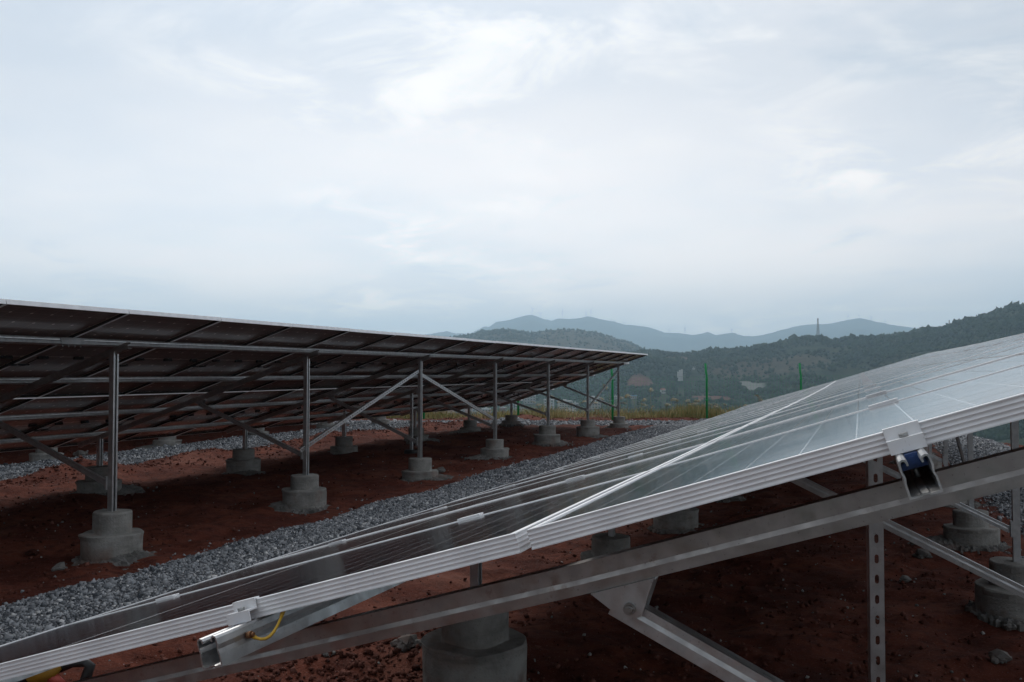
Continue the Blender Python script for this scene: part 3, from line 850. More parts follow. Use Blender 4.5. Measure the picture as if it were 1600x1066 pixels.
def gusset_mesh():
    """folded triangular bracket hung under a rafter, with a stud"""
    mb = MB()
    for y in (-.0105, .0345):
        v = [(-.06, y, 0), (.06, y, 0), (.018, y, -.058), (-.014, y, -.058)]
        w = [(a, b + .0028, c) for a, b, c in v]
        mb.add(v + w, [(0, 1, 2, 3), (7, 6, 5, 4), (0, 4, 5, 1), (1, 5, 6, 2), (2, 6, 7, 3), (3, 7, 4, 0)])
    mb.box(-.06, .06, -.0077, .0345, -.003, 0)
    return mb.mesh('gusset', M['steel'])
ME_GUSSET = gusset_mesh()
def stud_mesh():
    mb = MB(); mb.tube([(0, -.0105, 0), (0, -.0185, 0)], .0105, 12); mb.tube([(0, -.0185, 0), (0, -.0215, 0)], [.0085, .007], 12)
    mb.tube([(0, -.0215, 0), (0, -.0245, 0)], .0045, 6)
    return mb.mesh('stud', M['bolt'])
ME_STUD = stud_mesh()

def between(name, mesh, parent, p, q, roll=(0, 0, 1)):
    """unit-length X-axis member from p to q"""
    p, q = Vector(p), Vector(q); d = q - p; L = d.length; d.normalize()
    zz = Vector(roll); yy = zz.cross(d).normalized(); zz = d.cross(yy)
    R = Matrix((d, yy, zz)).transposed()
    o = put(name, mesh, parent, p, R.to_euler(), (L, 1, 1))
    return o

A_REAR, A_FRONT = 1.52, -1.40
def array(label, Xg, zg, th, Y0, ncol, rafters, tops_rear, tops_front, dz=lambda y: 0.0, near=False, splice0=5.43, bend=0.0):
    """Y0: first edge of the row; rafters: list of Y"""
    E = empty('solar_array', (Xg, Y0, 0)); tag(E, label, 'solar array', 'rows of tilted solar panels')
    def tilt(a): return th + (bend if a > 0 else 0.0)
    def P(a, n, Y):
        t = tilt(a)
        return (a * math.cos(t) - n * math.sin(t), Y - Y0, zg + a * math.sin(t) + n * math.cos(t) + dz(Y))
    def rx(Y): return math.atan((dz(Y + .5) - dz(Y - .5)))
    Y1 = Y0 + (ncol - 1) * PITCH_Y + MW
    rnd = random.Random(int(abs(Xg) * 100))
    # panels
    for i in range(ncol):
        yc = Y0 + i * PITCH_Y + MW / 2
        for sd in (-1, 1):
            a = sd * (ML / 2 + GAP / 2)
            w = 0 if i == 0 else rnd.uniform(-.0016, .0016)
            cells = near and i == 0
            pn = put('solar_panel', ME_PANEL_SHEET if cells else ME_PANEL, E, P(a, w, yc), (rx(yc) + rnd.uniform(-.0012, .0012) * (i > 0), -tilt(a), 0))
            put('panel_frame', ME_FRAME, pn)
            if not near or i == 0:
                for y in (-.36, 0, .36): put('junction_box', ME_JBOX, pn, (0, y, 0))
            if not near: put('connector_cable', ME_CABLE, pn)
            if cells:
                for h in (-1, 1):
                    for ix in range(12):
                        for iy in range(6):
                            put('cell', ME_CELL, pn, (h * (.008 + .0853 * (ix + .5)), -.504 + .168 * (iy + .5), -.0022))
    # purlins in lengths, joined by splices
    for a in (-1.66 if near else -1.48, -.552, .600, 1.55):
        ya = Y0 - .125 if near else Y0 - .06
        cuts = [ya]; y = splice0 + (0.0 if a > 1 else -.12 if a > 0 else .5)
        while y < ya + 1: y += 5.65
        while y < Y1 - .6: cuts.append(y); y += 5.65
        cuts.append(Y1 + .05)
        for k in range(len(cuts) - 1):
            u, v = cuts[k] + .003, cuts[k + 1] - .003
            m = (u + v) / 2
            pos = P(a, -FH, u)
            put('purlin', ME_PURLIN, E, pos, (math.atan2(dz(v) - dz(u), v - u), -tilt(a), 0), (1, v - u, 1))
            if k: put('splice_plate', ME_SPLICE, E, P(a, -FH, cuts[k]), (0, -tilt(a), 0))
        for i in range(1, ncol):
            yy = Y0 + i * PITCH_Y - (PITCH_Y - MW) / 2
            put('mid_clamp', ME_MID, E, P(a, .0005, yy), (0, -tilt(a), 0))
        for end, rz in ((Y0, 0), (Y1, math.pi)):
            R = Euler((0, -tilt(a), 0)).to_matrix() @ Matrix.Rotation(rz, 3, 'Z')
            ec = put('end_clamp', ME_END, E, P(a, .0003, end), R.to_euler())
            put('bolt', ME_ENDBOLT, ec)
    # rafters, posts, braces, footings
    nr = -FH - .0610
    for i, Y in enumerate(rafters):
        dzv = dz(Y)
        raf = put('rafter', ME_RAFTER_BENT if bend else ME_RAFTER, E, P(-1.72, nr, Y), (0, -th, 0), (1.72 + 1.68, 1, 1))
        for a, tops, nm in ((A_REAR, tops_rear, 'r'), (A_FRONT, tops_front, 'f')):
            x, _, zt = P(a, nr - .056, Y)
            zb = tops[i] if i < len(tops) else tops[-1]
            X = Xg + x
            po = put('post', ME_POST, E, (x, Y - Y0 + .012, zb - .12), (0, 0, 0), (1, 1, zt - zb + .15))
            fs = 1.14 if near and i == 1 and nm == 'f' else rnd.uniform(.97, 1.08)
            ft = put('footing', FOOT[(i * 3 + (nm == 'f')) % 4], E, (x + rnd.uniform(-.02, .02), Y - Y0 + .012 + rnd.uniform(-.02, .02), zb), (rnd.uniform(-.02, .02), rnd.uniform(-.02, .02), rnd.uniform(-.6, .6)), (fs, fs, 1))
            gz = float(ground_z(np.array([X]), np.array([Y]))[0])
            put('mortar_spill', SPILL[(i * 2 + (nm == 'f')) % 5], ft, (0, 0, gz - zb - .012), (0, 0, rnd.uniform(-.5, .5)))
        zb = tops_rear[i] if i < len(tops_rear) else tops_rear[-1]
        xr = P(A_REAR, nr - .056, Y)[0]
        gp = P(.082, nr - .0545, Y)
        gs = put('gusset', ME_GUSSET, E, gp, (0, -tilt(1), 0))
        put('stud', ME_STUD, gs, (.002, 0, -.040))
        bp = Vector(P(.082, nr - .0545 - .030, Y)) + Vector((-.018, .001, .014))
        bq = Vector((xr - .028, Y - Y0 + .001, zb + .23))
        if near and i == 0:
            L = (bq - bp).length; k = int(L / .060); mb = MB()
            channel(mb, BRC[2:-1] + [BRC[-1]], .0024, lambda p, q, l: (l / L, p, q), 0, L)
            for zz in (0, -.0024): slotted(mb, k, L / k, .026, .030, .011, lambda l, t: (l / L, .013 + t, zz))
            channel(mb, [(.026, 0), (.026, -.010)], .0024, lambda p, q, l: (l / L, p, q), 0, L)
            between('brace', mb.mesh('brace', M['steel']), E, bp, bq)
        else: between('brace', ME_BRACE, E, bp, bq)
        put('foot_plate', MB_PLATE, E, (xr - .026, Y - Y0 - .014, zb + .20))
    return E, P

MB_PLATE = MB().box(-.012, .003, -.018, .030, -.03, .075).mesh('foot_plate', M['steel'])

TH1, TH2 = math.radians(16.5), math.radians(18.285)
Z1, Z2 = CAM_Z - .2586, CAM_Z - .2032
def rise(y): return .0004 * max(0.0, y - 9) ** 1.9
raf1 = [1.64 + 2.7526 * i for i in range(8)] + [23.0]
arr1, P1 = array('nearest row of glossy panels, tilted, filling the lower right', -.519, Z1, TH1, 1.446, 21, raf1,
                 [.29, .28, .275, .24, .25, .26, .26, .26, .27], [.26, .375, .28, .28, .28, .28, .28, .28, .28], rise, True, 7.4, BEND)
raf2 = [5.8577 + 2.7526 * i for i in range(-2, 7)]
arr2, P2 = array('left row of panels seen from below, standing behind the gravel path', -6.997, Z2, TH2, 4.4136 - 5 * PITCH_Y, 23, raf2,
                 [.46, .46, .46, .46, .405, .47, .545, .52, .47], [.44, .44, .45, .46, .45, .45, .45, .47, .46])
arr3, P3 = array('farthest panel row, mostly hidden behind the left row', -13.48, Z2 - .02, TH2, 4.4136 - 5 * PITCH_Y, 23, raf2,
                 [.44, .44, .44, .44, .44, .44, .45, .46, .45], [.42] * 9)

# slotted row braces of the left row, post to post
def row_brace(arr, P, Xg, th, Ya, za, Yb, zb, pitch=.055):
    x = 1.456 + .035; Y0 = arr.location.y
    p, q = Vector((x, Ya - Y0, za)), Vector((x, Yb - Y0, zb)); L = (q - p).length; n = int(L / pitch)
    mb = MB(); w = .041
    slotted(mb, n, pitch, w, .026, .013, lambda l, t: (t, 0, l)); slotted(mb, n, pitch, w, .026, .013, lambda l, t: (t, .0022, l))
    mb.box(-w / 2 - .0022, -w / 2, 0, .024, 0, n * pitch); mb.box(w / 2, w / 2 + .0022, 0, .024, 0, n * pitch)
    d = (q - p).normalized(); yy = Vector((-1, 0, 0)); xx = yy.cross(d).normalized(); yy = d.cross(xx)
    put('row_brace', mb.mesh('row_brace', M['purlin']), arr, p, Matrix((xx, yy, d)).transposed().to_euler())
ry = raf2
row_brace(arr2, P2, -6.997, TH2, ry[4], 1.57, ry[3] - .12, .72)
row_brace(arr2, P2, -6.997, TH2, ry[4], 1.53, ry[5] + .05, .78)
row_brace(arr2, P2, -6.997, TH2, ry[8], 1.58, ry[7] - .1, .72)
row_brace(arr1, P1, -.519, TH1, raf1[4], 1.33, raf1[3] - .1, .5)
row_brace(arr1, P1, -.519, TH1, raf1[4], 1.30, raf1[5] + .1, .5)
# extra slim props under the purlins
ME_STRUT = strut_mesh(22, .066, 'support_strut', M['steel'])
def prop(arr, X, Y, zt, pad=True, rz=0.0):
    gx = float(ground_z(np.array([X]), np.array([Y]))[0]); x, y = X - arr.location.x, Y - arr.location.y
    L = zt - gx; k = max(4, int(round(L / .066)))
    so = put('support_strut', strut_mesh(k, .066, 'support_strut', M['steel']), arr, (x, y, zt - k * .066), (0, 0, rz))
    if pad:
        mb = MB().lathe([(.125, -.06), (.125, .05), (.115, .075), (.02, .08)], 18)
        put('base_pad', mb.mesh('base_pad', M['black']), so, (0, .02, gx - (zt - k * .066)))
def under(P, arr, Xg, th, zg, X, n): return zg + ((X - Xg) / math.cos(th)) * math.sin(th) + n / math.cos(th)
prop(arr1, .045, 3.33, under(None, None, -.519, TH1, Z1, .045, -.088), False, PHI * .6)
prop(arr2, -7.27, 14.66, under(None, None, -6.997, TH2, Z2, -7.27, -.036))
prop(arr2, -8.26, 14.10, under(None, None, -6.997, TH2, Z2, -8.26, -.036))

# spring nuts and the earthing wire at the near end of the first row
y0 = 1.446
def nut(a):
    mb = MB(); mb.box(-.0085, .0085, 0, .034, -.020, -.002); mb.box(-.017, .017, .002, .030, -.0225, -.0125); mb.box(-.0035, .0035, -.002, .0, -.017, -.006)
    o = put('spring_nut', mb.mesh('spring_nut', M['blue']), arr1, P1(a, -FH, y0 - .045), (0, -TH1 - (BEND if a > 0 else 0), 0))
    b = MB().tube([(0, .017, -.036), (0, .017, -.020)], .004, 8).mesh('bolt', M['bolt']); put('bolt', b, o)
nut(.600); nut(-.552)
w = MB()
pa = Vector(P1(-.552 + .026, -FH - .022, y0 - .040)); pb = Vector(P1(-.552 + .062, -FH + .004, y0 + .022))
pts = []
for i in range(9):
    t = i / 8; q = pa.lerp(pb, t); q += Vector((.018, -.02, -.020)) * math.sin(math.pi * t) ** .9
    pts.append(q)
w.tube(pts, .0028, 6); w.tube(pts[:2], [.0042, .0036], 6); w.tube([pts[0] + Vector((0, -.004, .0)), pts[0] + (pts[1] - pts[0]) * .3], .0045, 6)
w.tube(pts[-2:], [.0036, .0050], 6)
ew = put('earthing_wire', w.mesh('earthing_wire', M['yellow']), arr1)
bo = P1(-.552 + .0215, -FH - .021, y0 - .044)
mbb = MB().tube([(0, 0, 0), (.009, 0, .002)], .0065, 8); mbb.tube([(.009, 0, .002), (.014, 0, .003)], .0042, 8)
put('copper_bolt', mbb.mesh('copper_bolt', M['copper']), ew, bo)

# hand tool lying on the soil below the low end
def hand_tool():
    az = pix(84, 1070, 4.6)
    gx = float(ground_z(np.array([az.x]), np.array([az.y]))[0])
    E = empty('hand_tool', (az.x, az.y, gx), PHI); tag(E, 'yellow and black hand tool lying on red soil under the low panel end', 'tool')
    mb = MB()
    mb.tube([(-.30, 0, .085), (-.27, 0, .09), (-.16, 0, .095), (-.10, 0, .092), (-.085, 0, .09)], [.03, .055, .062, .058, .03], 14)
    put('motor_housing', mb.mesh('motor_housing', M['black']), E)
    mb = MB(); mb.tube([(-.115, 0, .095), (-.10, 0, .10), (-.04, 0, .105), (.0, -.005, .10), (.02, -.005, .085)], [.058, .066, .062, .05, .028], 14)
    put('body_shell', mb.mesh('body_shell', M['amber']), E)
    mb = MB(); mb.tube([(-.015, -.01, .08), (.03, -.02, .06), (.06, -.02, .045)], [.03, .022, .012], 10)
    put('collar', mb.mesh('collar', M['red']), E)
    mb = MB(); mb.tube([(.02, .02, .10), (.08, .02, .130), (.14, .02, .136), (.165, .02, .118), (.150, .02, .07), (.125, .02, .01)], [.016, .02, .024, .026, .025, .022], 10)
    for i in range(5): mb.tube([(.150 + .014 - .006 * i, .02, .10 - .018 * i), (.172 - .008 * i, .02, .098 - .018 * i)], .01, 6)
    put('grip', mb.mesh('grip', M['black']), E)
hand_tool()

# loose lumps that stand out on the soil
def lump(px, py, Z, size, mat, label, cat, nm, seed):
    p = pix(px, py, Z); g = float(ground_z(np.array([p.x]), np.array([p.y]))[0])
    t = (CAM_Z - g) / (CAM_Z - p.z) if abs(CAM_Z - p.z) > .01 else 1
    p = pix(px, py, Z * t); g = float(ground_z(np.array([p.x]), np.array([p.y]))[0])
    r = np.random.default_rng(seed); mb = MB()
    for k in range(34):
        v0, f0 = ico(); s = size * (.62 if k == 0 else r.uniform(.07, .34)); q = np.clip(r.normal(size=3), -1.1, 1.1) * size * np.array([.42, .42, .12])
        if k == 0: q *= 0
        q[2] = abs(q[2]) - size * .12 + max(0, .30 * size - .45 * np.hypot(q[0], q[1]))
        v = v0 * s * (1 + r.uniform(-.34, .34, (12, 1))) * np.array([1.1, 1.0, .72]) + q
        mb.add(v.tolist(), [tuple(f) for f in f0])
    o = put(nm, mb.mesh(nm, mat), None, (p.x, p.y, g + size * .22), (0, 0, r.uniform(0, 6)))
    tag(o, label, cat)
lump(1562, 1046, 4.6, .085, M['mortar'], 'grey mortar lump on dark soil at the lower right corner', 'lump', 'mortar_lump', 1)
lump(636, 1018, 5.0, .12, M['mortar'], 'rough grey mortar heap beside the nearest round footing', 'lump', 'mortar_lump', 2)
lump(512, 1040, 5.0, .055, M['mortar'], 'grey mortar crumbs on soil below the long rafter', 'lump', 'mortar_lump', 3)
lump(93, 892, 7.4, .075, M['mortar'], 'pale grey lump on soil just left of the gravel edge', 'lump', 'mortar_lump', 4)
lump(125, 712, 17.5, .16, M['mortar'], 'pale boulder beyond the second gravel path at far left', 'boulder', 'boulder', 5)
lump(688, 744, 11.9, .10, M['mortar'], 'grey rubble lump right of the braced post footing', 'lump', 'mortar_lump', 6)
lump(1440, 865, 5.5, .10, M['mortar'], 'pale rubble under the first panel row beside slotted strut', 'lump', 'mortar_lump', 7)
lump(50, 868, 7.6, .07, M['clod'], 'dark red clod on soil left of the first round footing', 'clod', 'soil_clod', 8)
lump(1415, 905, 5.2, .06, M['mortar'], 'small grey crumb pile on shaded soil behind slotted strut', 'lump', 'mortar_lump', 9)
lump(1540, 945, 4.9, .07, M['mortar'], 'grey lump in front of the right round footing', 'lump', 'mortar_lump', 10)

# ------------------------------------------------------------------ green mesh fence
def fence():
    E = empty('mesh_fence', wpt(0, 30.2, 0), PHI); tag(E, 'green wire mesh fence with bent post tops at plateau edge', 'fence')
    sp = 3.02; xs_ = [(.2 + sp * k) for k in range(-9, 5)]
    mb = MB(); mb.tube([(0, 0, -.3), (0, 0, 1.42), (-.02, .0, 1.52), (-.035, 0, 1.78)], .036, 8); mb.tube([(-.035, 0, 1.78), (-.035, 0, 1.80)], .036, 8)
    for z in (.62, 1.30): mb.tube([(-.055, 0, z), (.055, 0, z)], .014, 6); mb.tube([(0, 0, z - .03), (0, 0, z + .03)], .038, 8)
    pm = mb.mesh('fence_post', M['green'])
    wm = MB()
    for i in range(int(sp / .10) + 1): wm.box(i * .10 - .0012, i * .10 + .0012, -.0012, .0012, .05, 1.40)
    for j in range(10): wm.box(0, sp, -.0012, .0012, .05 + j * .15 - .0012, .05 + j * .15 + .0012)
    wmesh = wm.mesh('wire_panel', M['green'])
    for x in xs_:
        X, Y, _ = wpt(x, 30.2); g = float(ground_z(np.array([X]), np.array([Y]))[0]) - .02
        put('fence_post', pm, E, (x, 0, g), (0, 0, 0))
        put('wire_panel', wmesh, E, (x, 0, g))
fence()

# ------------------------------------------------------------------ grass and reeds at the edge
def grass(n):
    xc = RNG.uniform(-27, 12, n); Z = 30.3 + 3.6 * RNG.uniform(0, 1, n)
    dn = fbm(xc * .8, Z * .8, 3, 121)
    k = dn > RNG.uniform(-1.0, .5, n); xc, Z, dn = xc[k], Z[k], dn[k]; n = len(xc)
    X, Y = CS * xc - SN * Z, SN * xc + CS * Z
    g = ground_z(X, Y); h = RNG.uniform(.10, .36, n) * np.clip(1 + .65 * dn, .45, 2) * (1 - .25 * (xc < 2.6)); wd = RNG.uniform(.006, .014, n)
    a = RNG.uniform(0, 6.28, n); le = RNG.normal(0, .12, (n, 2))
    dx, dy = np.cos(a) * wd, np.sin(a) * wd
    b = np.stack([X, Y, g - .03], 1); o = np.stack([dx, dy, dx * 0], 1)
    mid = b + np.stack([le[:, 0] * .35, le[:, 1] * .35, h * .6], 1); tip = b + np.stack([le[:, 0], le[:, 1], h], 1)
    V = np.stack([b - o, b + o, mid - o * .7, mid + o * .7, tip], 1).reshape(-1, 3)
    i = (np.arange(n) * 5)[:, None]
    Fc = np.concatenate([i + np.array([0, 1, 3]), i + np.array([0, 3, 2]), i + np.array([2, 3, 4])], 0)
    tn = np.clip(RNG.normal(.45, .22, n) + .25 * fbm(X * .4, Y * .4, 2, 5), 0, 1)
    tag(put('grass', np_mesh('grass', V, Fc, M['grass'], {'tone': np.repeat(tn, 5)})), 'dry yellow green grass along the plateau edge by the fence', 'grass', kind='stuff')
grass(42000)
def reed_meshes(seed):
    r = random.Random(seed)
    st = MB(); le = MB(); pl = MB()
    bend = r.uniform(-.08, .08)
    st.tube([(0, 0, -.05), (bend * .2, 0, .5), (bend, 0, 1.0)], [.006, .005, .003], 5)
    for k in range(5):
        a = r.uniform(0, 6.28); z = r.uniform(.05, .5); l = r.uniform(.25, .45); w = .009
        p = [(0, 0, z), (math.cos(a) * l * .5, math.sin(a) * l * .5, z + l * .55), (math.cos(a) * l, math.sin(a) * l, z + l * .35)]
        nx, ny = -math.sin(a) * w, math.cos(a) * w
        le.add([(p[0][0] - nx, p[0][1] - ny, p[0][2]), (p[0][0] + nx, p[0][1] + ny, p[0][2]), (p[1][0] - nx, p[1][1] - ny, p[1][2]), (p[1][0] + nx, p[1][1] + ny, p[1][2]), p[2]], [(0, 1, 3, 2), (2, 3, 4)])
    sd = r.choice((-1, 1))
    for k in range(46):
        t = r.uniform(0, 1); z = .93 + .17 * t; a = r.uniform(0, 6.28); sp = .055 * math.sin(math.pi * (.15 + .8 * t))
        base = Vector((bend + sd * .03 * t * t, 0, z)); tip = base + Vector((math.cos(a) * sp + sd * .035, math.sin(a) * sp, r.uniform(.0, .05) - .03 * t))
        o = Vector((-math.sin(a), math.cos(a), .3)) * .007
        pl.add([base - o, base + o, tip + o * .6, tip - o * .6], [(0, 1, 2, 3)])
    return st.mesh('stem', M['stem']), le.mesh('leaf', M['stem']), pl.mesh('plume', M['plume'])
REED = [reed_meshes(s) for s in range(6)]
def reed(x, ytop, Z, k, label, group=None):
    p = pix(x, ytop, Z); g = float(ground_z(np.array([p.x]), np.array([p.y]))[0])
    h = max(.45, p.z - g) / 1.1
    E = empty('reed', (p.x, p.y, g), random.uniform(0, 6.28)); tag(E, label, 'reed', group)
    for nm, me in zip(('stem', 'leaf', 'plume'), REED[k % 6]): put(nm, me, E, (0, 0, 0), (0, 0, 0), (1.0, 1.0, h) if nm != 'plume' else (2.2, 2.2, h))
reed(1017, 606, 31.2, 0, 'tallest single reed with cream plume between the two green fence posts')
reed(953, 601, 31.4, 1, 'reed plume left of the green post beside the end of the left panel row')
G = 'cream reed plumes along the fence'
LBL = 'cream plumed reed standing in dry grass along the green fence'
for k, (x, y) in enumerate([(981, 616), (992, 617), (1013, 630), (1038, 630), (1044, 633), (1050, 622), (1054, 623), (1066, 624), (1074, 631), (1084, 632), (1087, 625), (1092, 624), (1098, 636),
                            (1120, 633), (1118, 645), (1125, 643), (1131, 640), (1163, 633), (1186, 623), (1193, 617), (1001, 622), (1007, 633), (970, 620), (976, 628), (930, 628), (941, 622), (948, 632),
                            (905, 626), (893, 634), (872, 628), (862, 618), (842, 632), (830, 640), (815, 642), (780, 641), (765, 643), (745, 638), (712, 642), (690, 645), (662, 643), (640, 646), (612, 648)]):
    reed(x, y, 30.8 + (k * 37 % 20) / 10, k, LBL, G)

# ------------------------------------------------------------------ town in the valley
WIN = MB().box(-.5, .5, -.04, .06, -.5, .5).mesh('window', M['win'])
def building(x, yb, wpx, hpx, mat, label, roof=None, floors=3, bays=4, depth=.8, rz=0.0, group=None, name='town_house'):
    az, R = hit(x, yb, 420)
    Zd = R * math.cos(az); xc = R * math.sin(az)
    w, h = wpx * Zd / F_PX, hpx * Zd / F_PX
    X, Y, _ = wpt(xc, Zd); zb = float(H(np.array([az]), np.array([R]))[0])
    E = empty(name, (X, Y, zb), PHI + rz); tag(E, label, 'building', group)
    d = w * depth
    put('wall', MB().box(-w / 2, w / 2, 0, d, -6, h).mesh('wall', mat), E)
    if roof == 'gable':
        mb = MB(); e = w * .06
        mb.add([(-w / 2 - e, -e, h), (w / 2 + e, -e, h), (w / 2 + e, d + e, h), (-w / 2 - e, d + e, h), (-w / 2 - e, d / 2, h + d * .32), (w / 2 + e, d / 2, h + d * .32)],
               [(0, 1, 5, 4), (2, 3, 4, 5), (0, 4, 3), (1, 2, 5), (3, 2, 1, 0)])
        put('roof', mb.mesh('roof', M['roof_red']), E)
    elif roof == 'blue':
        put('roof', MB().box(-w / 2 - .5, w / 2 + .5, -.5, d + .5, h, h + .7).mesh('roof', M['roof_blue']), E)
    else:
        mb = MB().box(-w / 2 - .3, w / 2 + .3, -.3, d + .3, h - .15, h + .55); mb.box(-w * .12, w * .10, d * .4, d * .8, h + .5, h + 1.7)
        put('parapet', mb.mesh('parapet', M['white']), E)
    for f in range(floors):
        for b in range(bays):
            put('window', WIN, E, (-w / 2 + w * (b + .5) / bays, -.02, h * (f + .55) / floors), (0, 0, 0), (w / bays * .5, 1, h / floors * .45))
B = building
B(828, 633, 18, 12, M['grey'], 'grey block with white parapet behind the far end of the left panels', rz=.2)
B(848, 619, 9, 11, M['cream'], 'small cream block on the slope above the other town houses', floors=3, bays=2)
B(857, 648, 15, 21, M['white'], 'tallest white block of the town, behind a left row post', floors=5, bays=3, rz=-.15)
B(884, 643, 21, 13, M['cream'], 'wide cream apartment block in the middle of the town', floors=4, bays=5, rz=.1)
B(899, 641, 9, 8, M['white'], 'low white house touching the wide cream block', floors=2, bays=2)
B(890, 653, 17, 9, M['white'], 'white flat roofed house with dark windows just above the grass', floors=2, bays=4, rz=-.1)
B(929, 641, 19, 17, M['cream'], 'beige block with rows of windows left of the green post', floors=4, bays=4, rz=.15)
B(812, 648, 14, 12, M['grey'], 'grey house left of the tall white block', floors=3, bays=3)
B(786, 648, 9, 8, M['roof_red'], 'bright red fronted house in the town', floors=1, bays=2)
B(797, 637, 12, 7, M['grey'], 'dull grey low house above the red fronted house', floors=2, bays=3)
B(676, 650, 24, 7, M['cream'], 'long house with red tiled roof seen under the left panels', roof='gable', floors=1, bays=5)
B(640, 652, 13, 9, M['grey'], 'grey house left of the long red roofed house', floors=2, bays=3)
B(718, 648, 15, 10, M['grey'], 'grey flat roofed house right of the long red roofed house', floors=2, bays=4)
B(743, 646, 10, 11, M['white'], 'narrow white house seen between two left row footings', floors=3, bays=2)
B(760, 650, 14, 8, M['pink'], 'reddish low house at the foot of the valley slope', floors=2, bays=3)
B(606, 652, 15, 7, M['cream'], 'cream house farthest left under the low edge of the panels', floors=2, bays=3)
B(1037, 617, 7, 6, M['white'], 'small white house with orange roof alone on the wooded slope', roof='gable', floors=1, bays=2, rz=.5)
B(990, 625, 9, 4, M['white'], 'low white shed with pale blue roof above the reeds', roof='blue', floors=1, bays=3)
B(1084, 580, 3, 2, M['white'], 'tiny white hut near the pale slab on the hillside', floors=1, bays=1)
B(962, 626, 8, 4, M['white'], 'low white shed left of the pale blue roofed shed', roof=None, floors=1, bays=3)
# pale stepped slab on the hillside
az, R = hit(1063, 598, 420); Zd = R * math.cos(az); X, Y, _ = wpt(R * math.sin(az), Zd); zb = float(H(np.array([az]), np.array([R]))[0]); u = Zd / F_PX
E = empty('concrete_chute', (X, Y, zb), PHI); tag(E, 'tall narrow pale slab standing on the dark wooded hillside', 'slab')
for i, (x0, x1, z0, z1) in enumerate(((-4, -1.4, -1, 15), (-1.2, 1.3, -2, 17.5), (1.5, 4, 1, 18.5))):
    put('slab', MB().box(x0 * u, x1 * u, i * .4, 4, z0 * u - 3 * u, z1 * u).mesh('slab', M['white']), E)
put('ledge', MB().box(-4.1 * u, 4.1 * u, -.6, .0, 7.2 * u, 7.8 * u).mesh('ledge', M['grey']), E)

# ------------------------------------------------------------------ masts on the near ridge
def mast(x, ytop, Rr, label, wide=1.0):
    az = math.atan((x - 800) / F_PX); zb = float(H(np.array([az]), np.array([Rr]))[0]); Zd = Rr * math.cos(az)
    top = pix(x, ytop, Zd).z; h = top - zb; X, Y, _ = wpt(Rr * math.sin(az), Zd)
    E = empty('lattice_mast', (X, Y, zb), PHI + .3); tag(E, label, 'mast')
    b0, b1 = 2.6 * wide, .55 * wide
    for sx in (-1, 1):
        for sy in (-1, 1): put('leg', MB().tube([(sx * b0, sy * b0, -1), (sx * b1, sy * b1, h * .97)], .20, 5).mesh('leg', M['mast']), E)
    n = 9
    mb = MB()
    for i in range(n):
        z0, z1 = h * .97 * i / n, h * .97 * (i + 1) / n; a, b = b0 + (b1 - b0) * i / n, b0 + (b1 - b0) * (i + 1) / n
        for (p, q) in (((-1, -1), (1, -1)), ((1, -1), (1, 1)), ((1, 1), (-1, 1)), ((-1, 1), (-1, -1))):
            mb.tube([(p[0] * a, p[1] * a, z0), (q[0] * b, q[1] * b, z1)], .10, 4); mb.tube([(q[0] * a, q[1] * a, z0), (p[0] * b, p[1] * b, z1)], .10, 4)
            mb.tube([(p[0] * b, p[1] * b, z1), (q[0] * b, q[1] * b, z1)], .09, 4)
    put('bracing', mb.mesh('bracing', M['mast']), E)
    mb = MB()
    for z in (.90, .97): mb.box(-1.1 * wide, 1.1 * wide, -1.1 * wide, 1.1 * wide, h * z - .15, h * z + .15)
    for a in range(6): c, s = math.cos(a * 1.047), math.sin(a * 1.047); mb.box(c * 1.2 * wide - .18, c * 1.2 * wide + .18, s * 1.2 * wide - .18, s * 1.2 * wide + .18, h * .90, h * .97)
    mb.tube([(0, 0, h * .95), (0, 0, h)], .12, 5)
    put('antenna_head', mb.mesh('antenna_head', M['mast']), E)
mast(1278.5, 497, 1490., 'tall lattice mast on the rounded top of the right ridge', .75)
mast(1241.5, 524, 1510., 'small thin mast left of the tall lattice mast', .35)
mast(1484, 500, 1510., 'thin mast on the rising right ridge near the frame edge', .4)

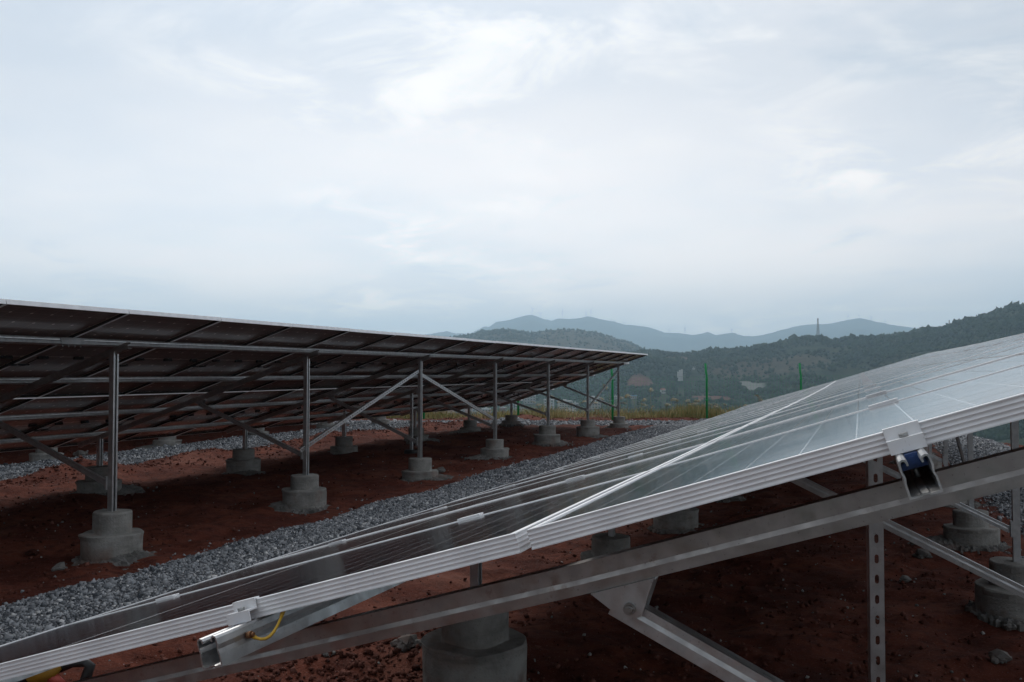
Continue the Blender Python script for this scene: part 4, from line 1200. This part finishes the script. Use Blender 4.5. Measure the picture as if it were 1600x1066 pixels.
# ------------------------------------------------------------------ wind turbines on the far range
TOWER = MB().tube([(0, 0, -8), (0, 0, 1)], [2.6, 1.5], 10)
def turbine(x, yhub, ybase, rot, face, label, group=None):
    Rr = 7960.; az = math.atan((x - 800) / F_PX); Zd = Rr * math.cos(az)
    hub = pix(x, yhub, Zd); base = pix(x, ybase, Zd); h = hub.z - base.z
    E = empty('wind_turbine', (base.x, base.y, base.z), PHI + face); tag(E, label, 'wind turbine', group)
    put('tower', MB().tube([(0, 0, -25), (0, 0, h)], [2.6, 1.7], 10).mesh('tower', M['turbine']), E)
    put('nacelle', MB().box(-2.2, 2.2, -4, 8, h - 2, h + 2.6).mesh('nacelle', M['turbine']), E)
    L = h * .52
    for k in range(3):
        a = rot + k * 2 * math.pi / 3; c, s = math.sin(a), math.cos(a)
        mb = MB(); mb.tube([(0, -5, h), (c * L * .2, -5, h + s * L * .2), (c * L, -5, h + s * L)], [1.2, 1.6, .6], 5)
        put('blade', mb.mesh('blade', M['turbine']), E)
    put('hub', MB().tube([(0, -7, h), (0, -4, h)], [1.0, 2.2], 8).mesh('hub', M['turbine']), E)
GT = 'wind turbines along the far blue range'
for (x, yh, yb, rot, face, lab) in [(832, 483, 497, -.6, .2, 'wind turbine on the highest blue summit above the left panels'), (845, 490, 501, .9, -.4, 'wind turbine just right of the highest blue summit'),
     (879, 487, 503, -.4, .9, 'wind turbine alone between the two highest blue summits'), (915, 489, 503, .1, 1.2, 'left one of the turbine pair on the second blue summit'),
     (923, 486, 500, .5, .1, 'right one of the turbine pair on the second blue summit')]:
    turbine(x, yh, yb, rot, face, lab, GT)
for k, (x, yh, yb) in enumerate([(955, 500, 507), (960, 502, 507), (975, 504, 512), (1046, 515, 525), (1070, 513, 525), (1143, 515, 525), (1325, 494, 504), (1342, 493, 501), (1361, 495, 504), (1383, 502, 510), (1440, 509, 519)]):
    turbine(x, yh, yb, k * .7, .3 * k, 'tiny distant wind turbine on the lower crest of the blue range', GT)

# ------------------------------------------------------------------ haze over the valley
hz = NT('haze_air'); hz.n.remove(hz.b)
pv = hz.n.new('ShaderNodeVolumePrincipled')
pv.inputs['Color'].default_value = (.62, .84, 1.0, 1); pv.inputs['Density'].default_value = 2.05e-4; pv.inputs['Anisotropy'].default_value = 0.45
hz.l.new(pv.outputs[0], [n for n in hz.n if n.type == 'OUTPUT_MATERIAL'][0].inputs['Volume'])
tag(put('haze', MB().box(-11500, 11500, -11500, 11500, -75, 660).mesh('haze', hz.mat)), 'thin blue haze hanging over the valley and far mountains', 'haze', kind='stuff')
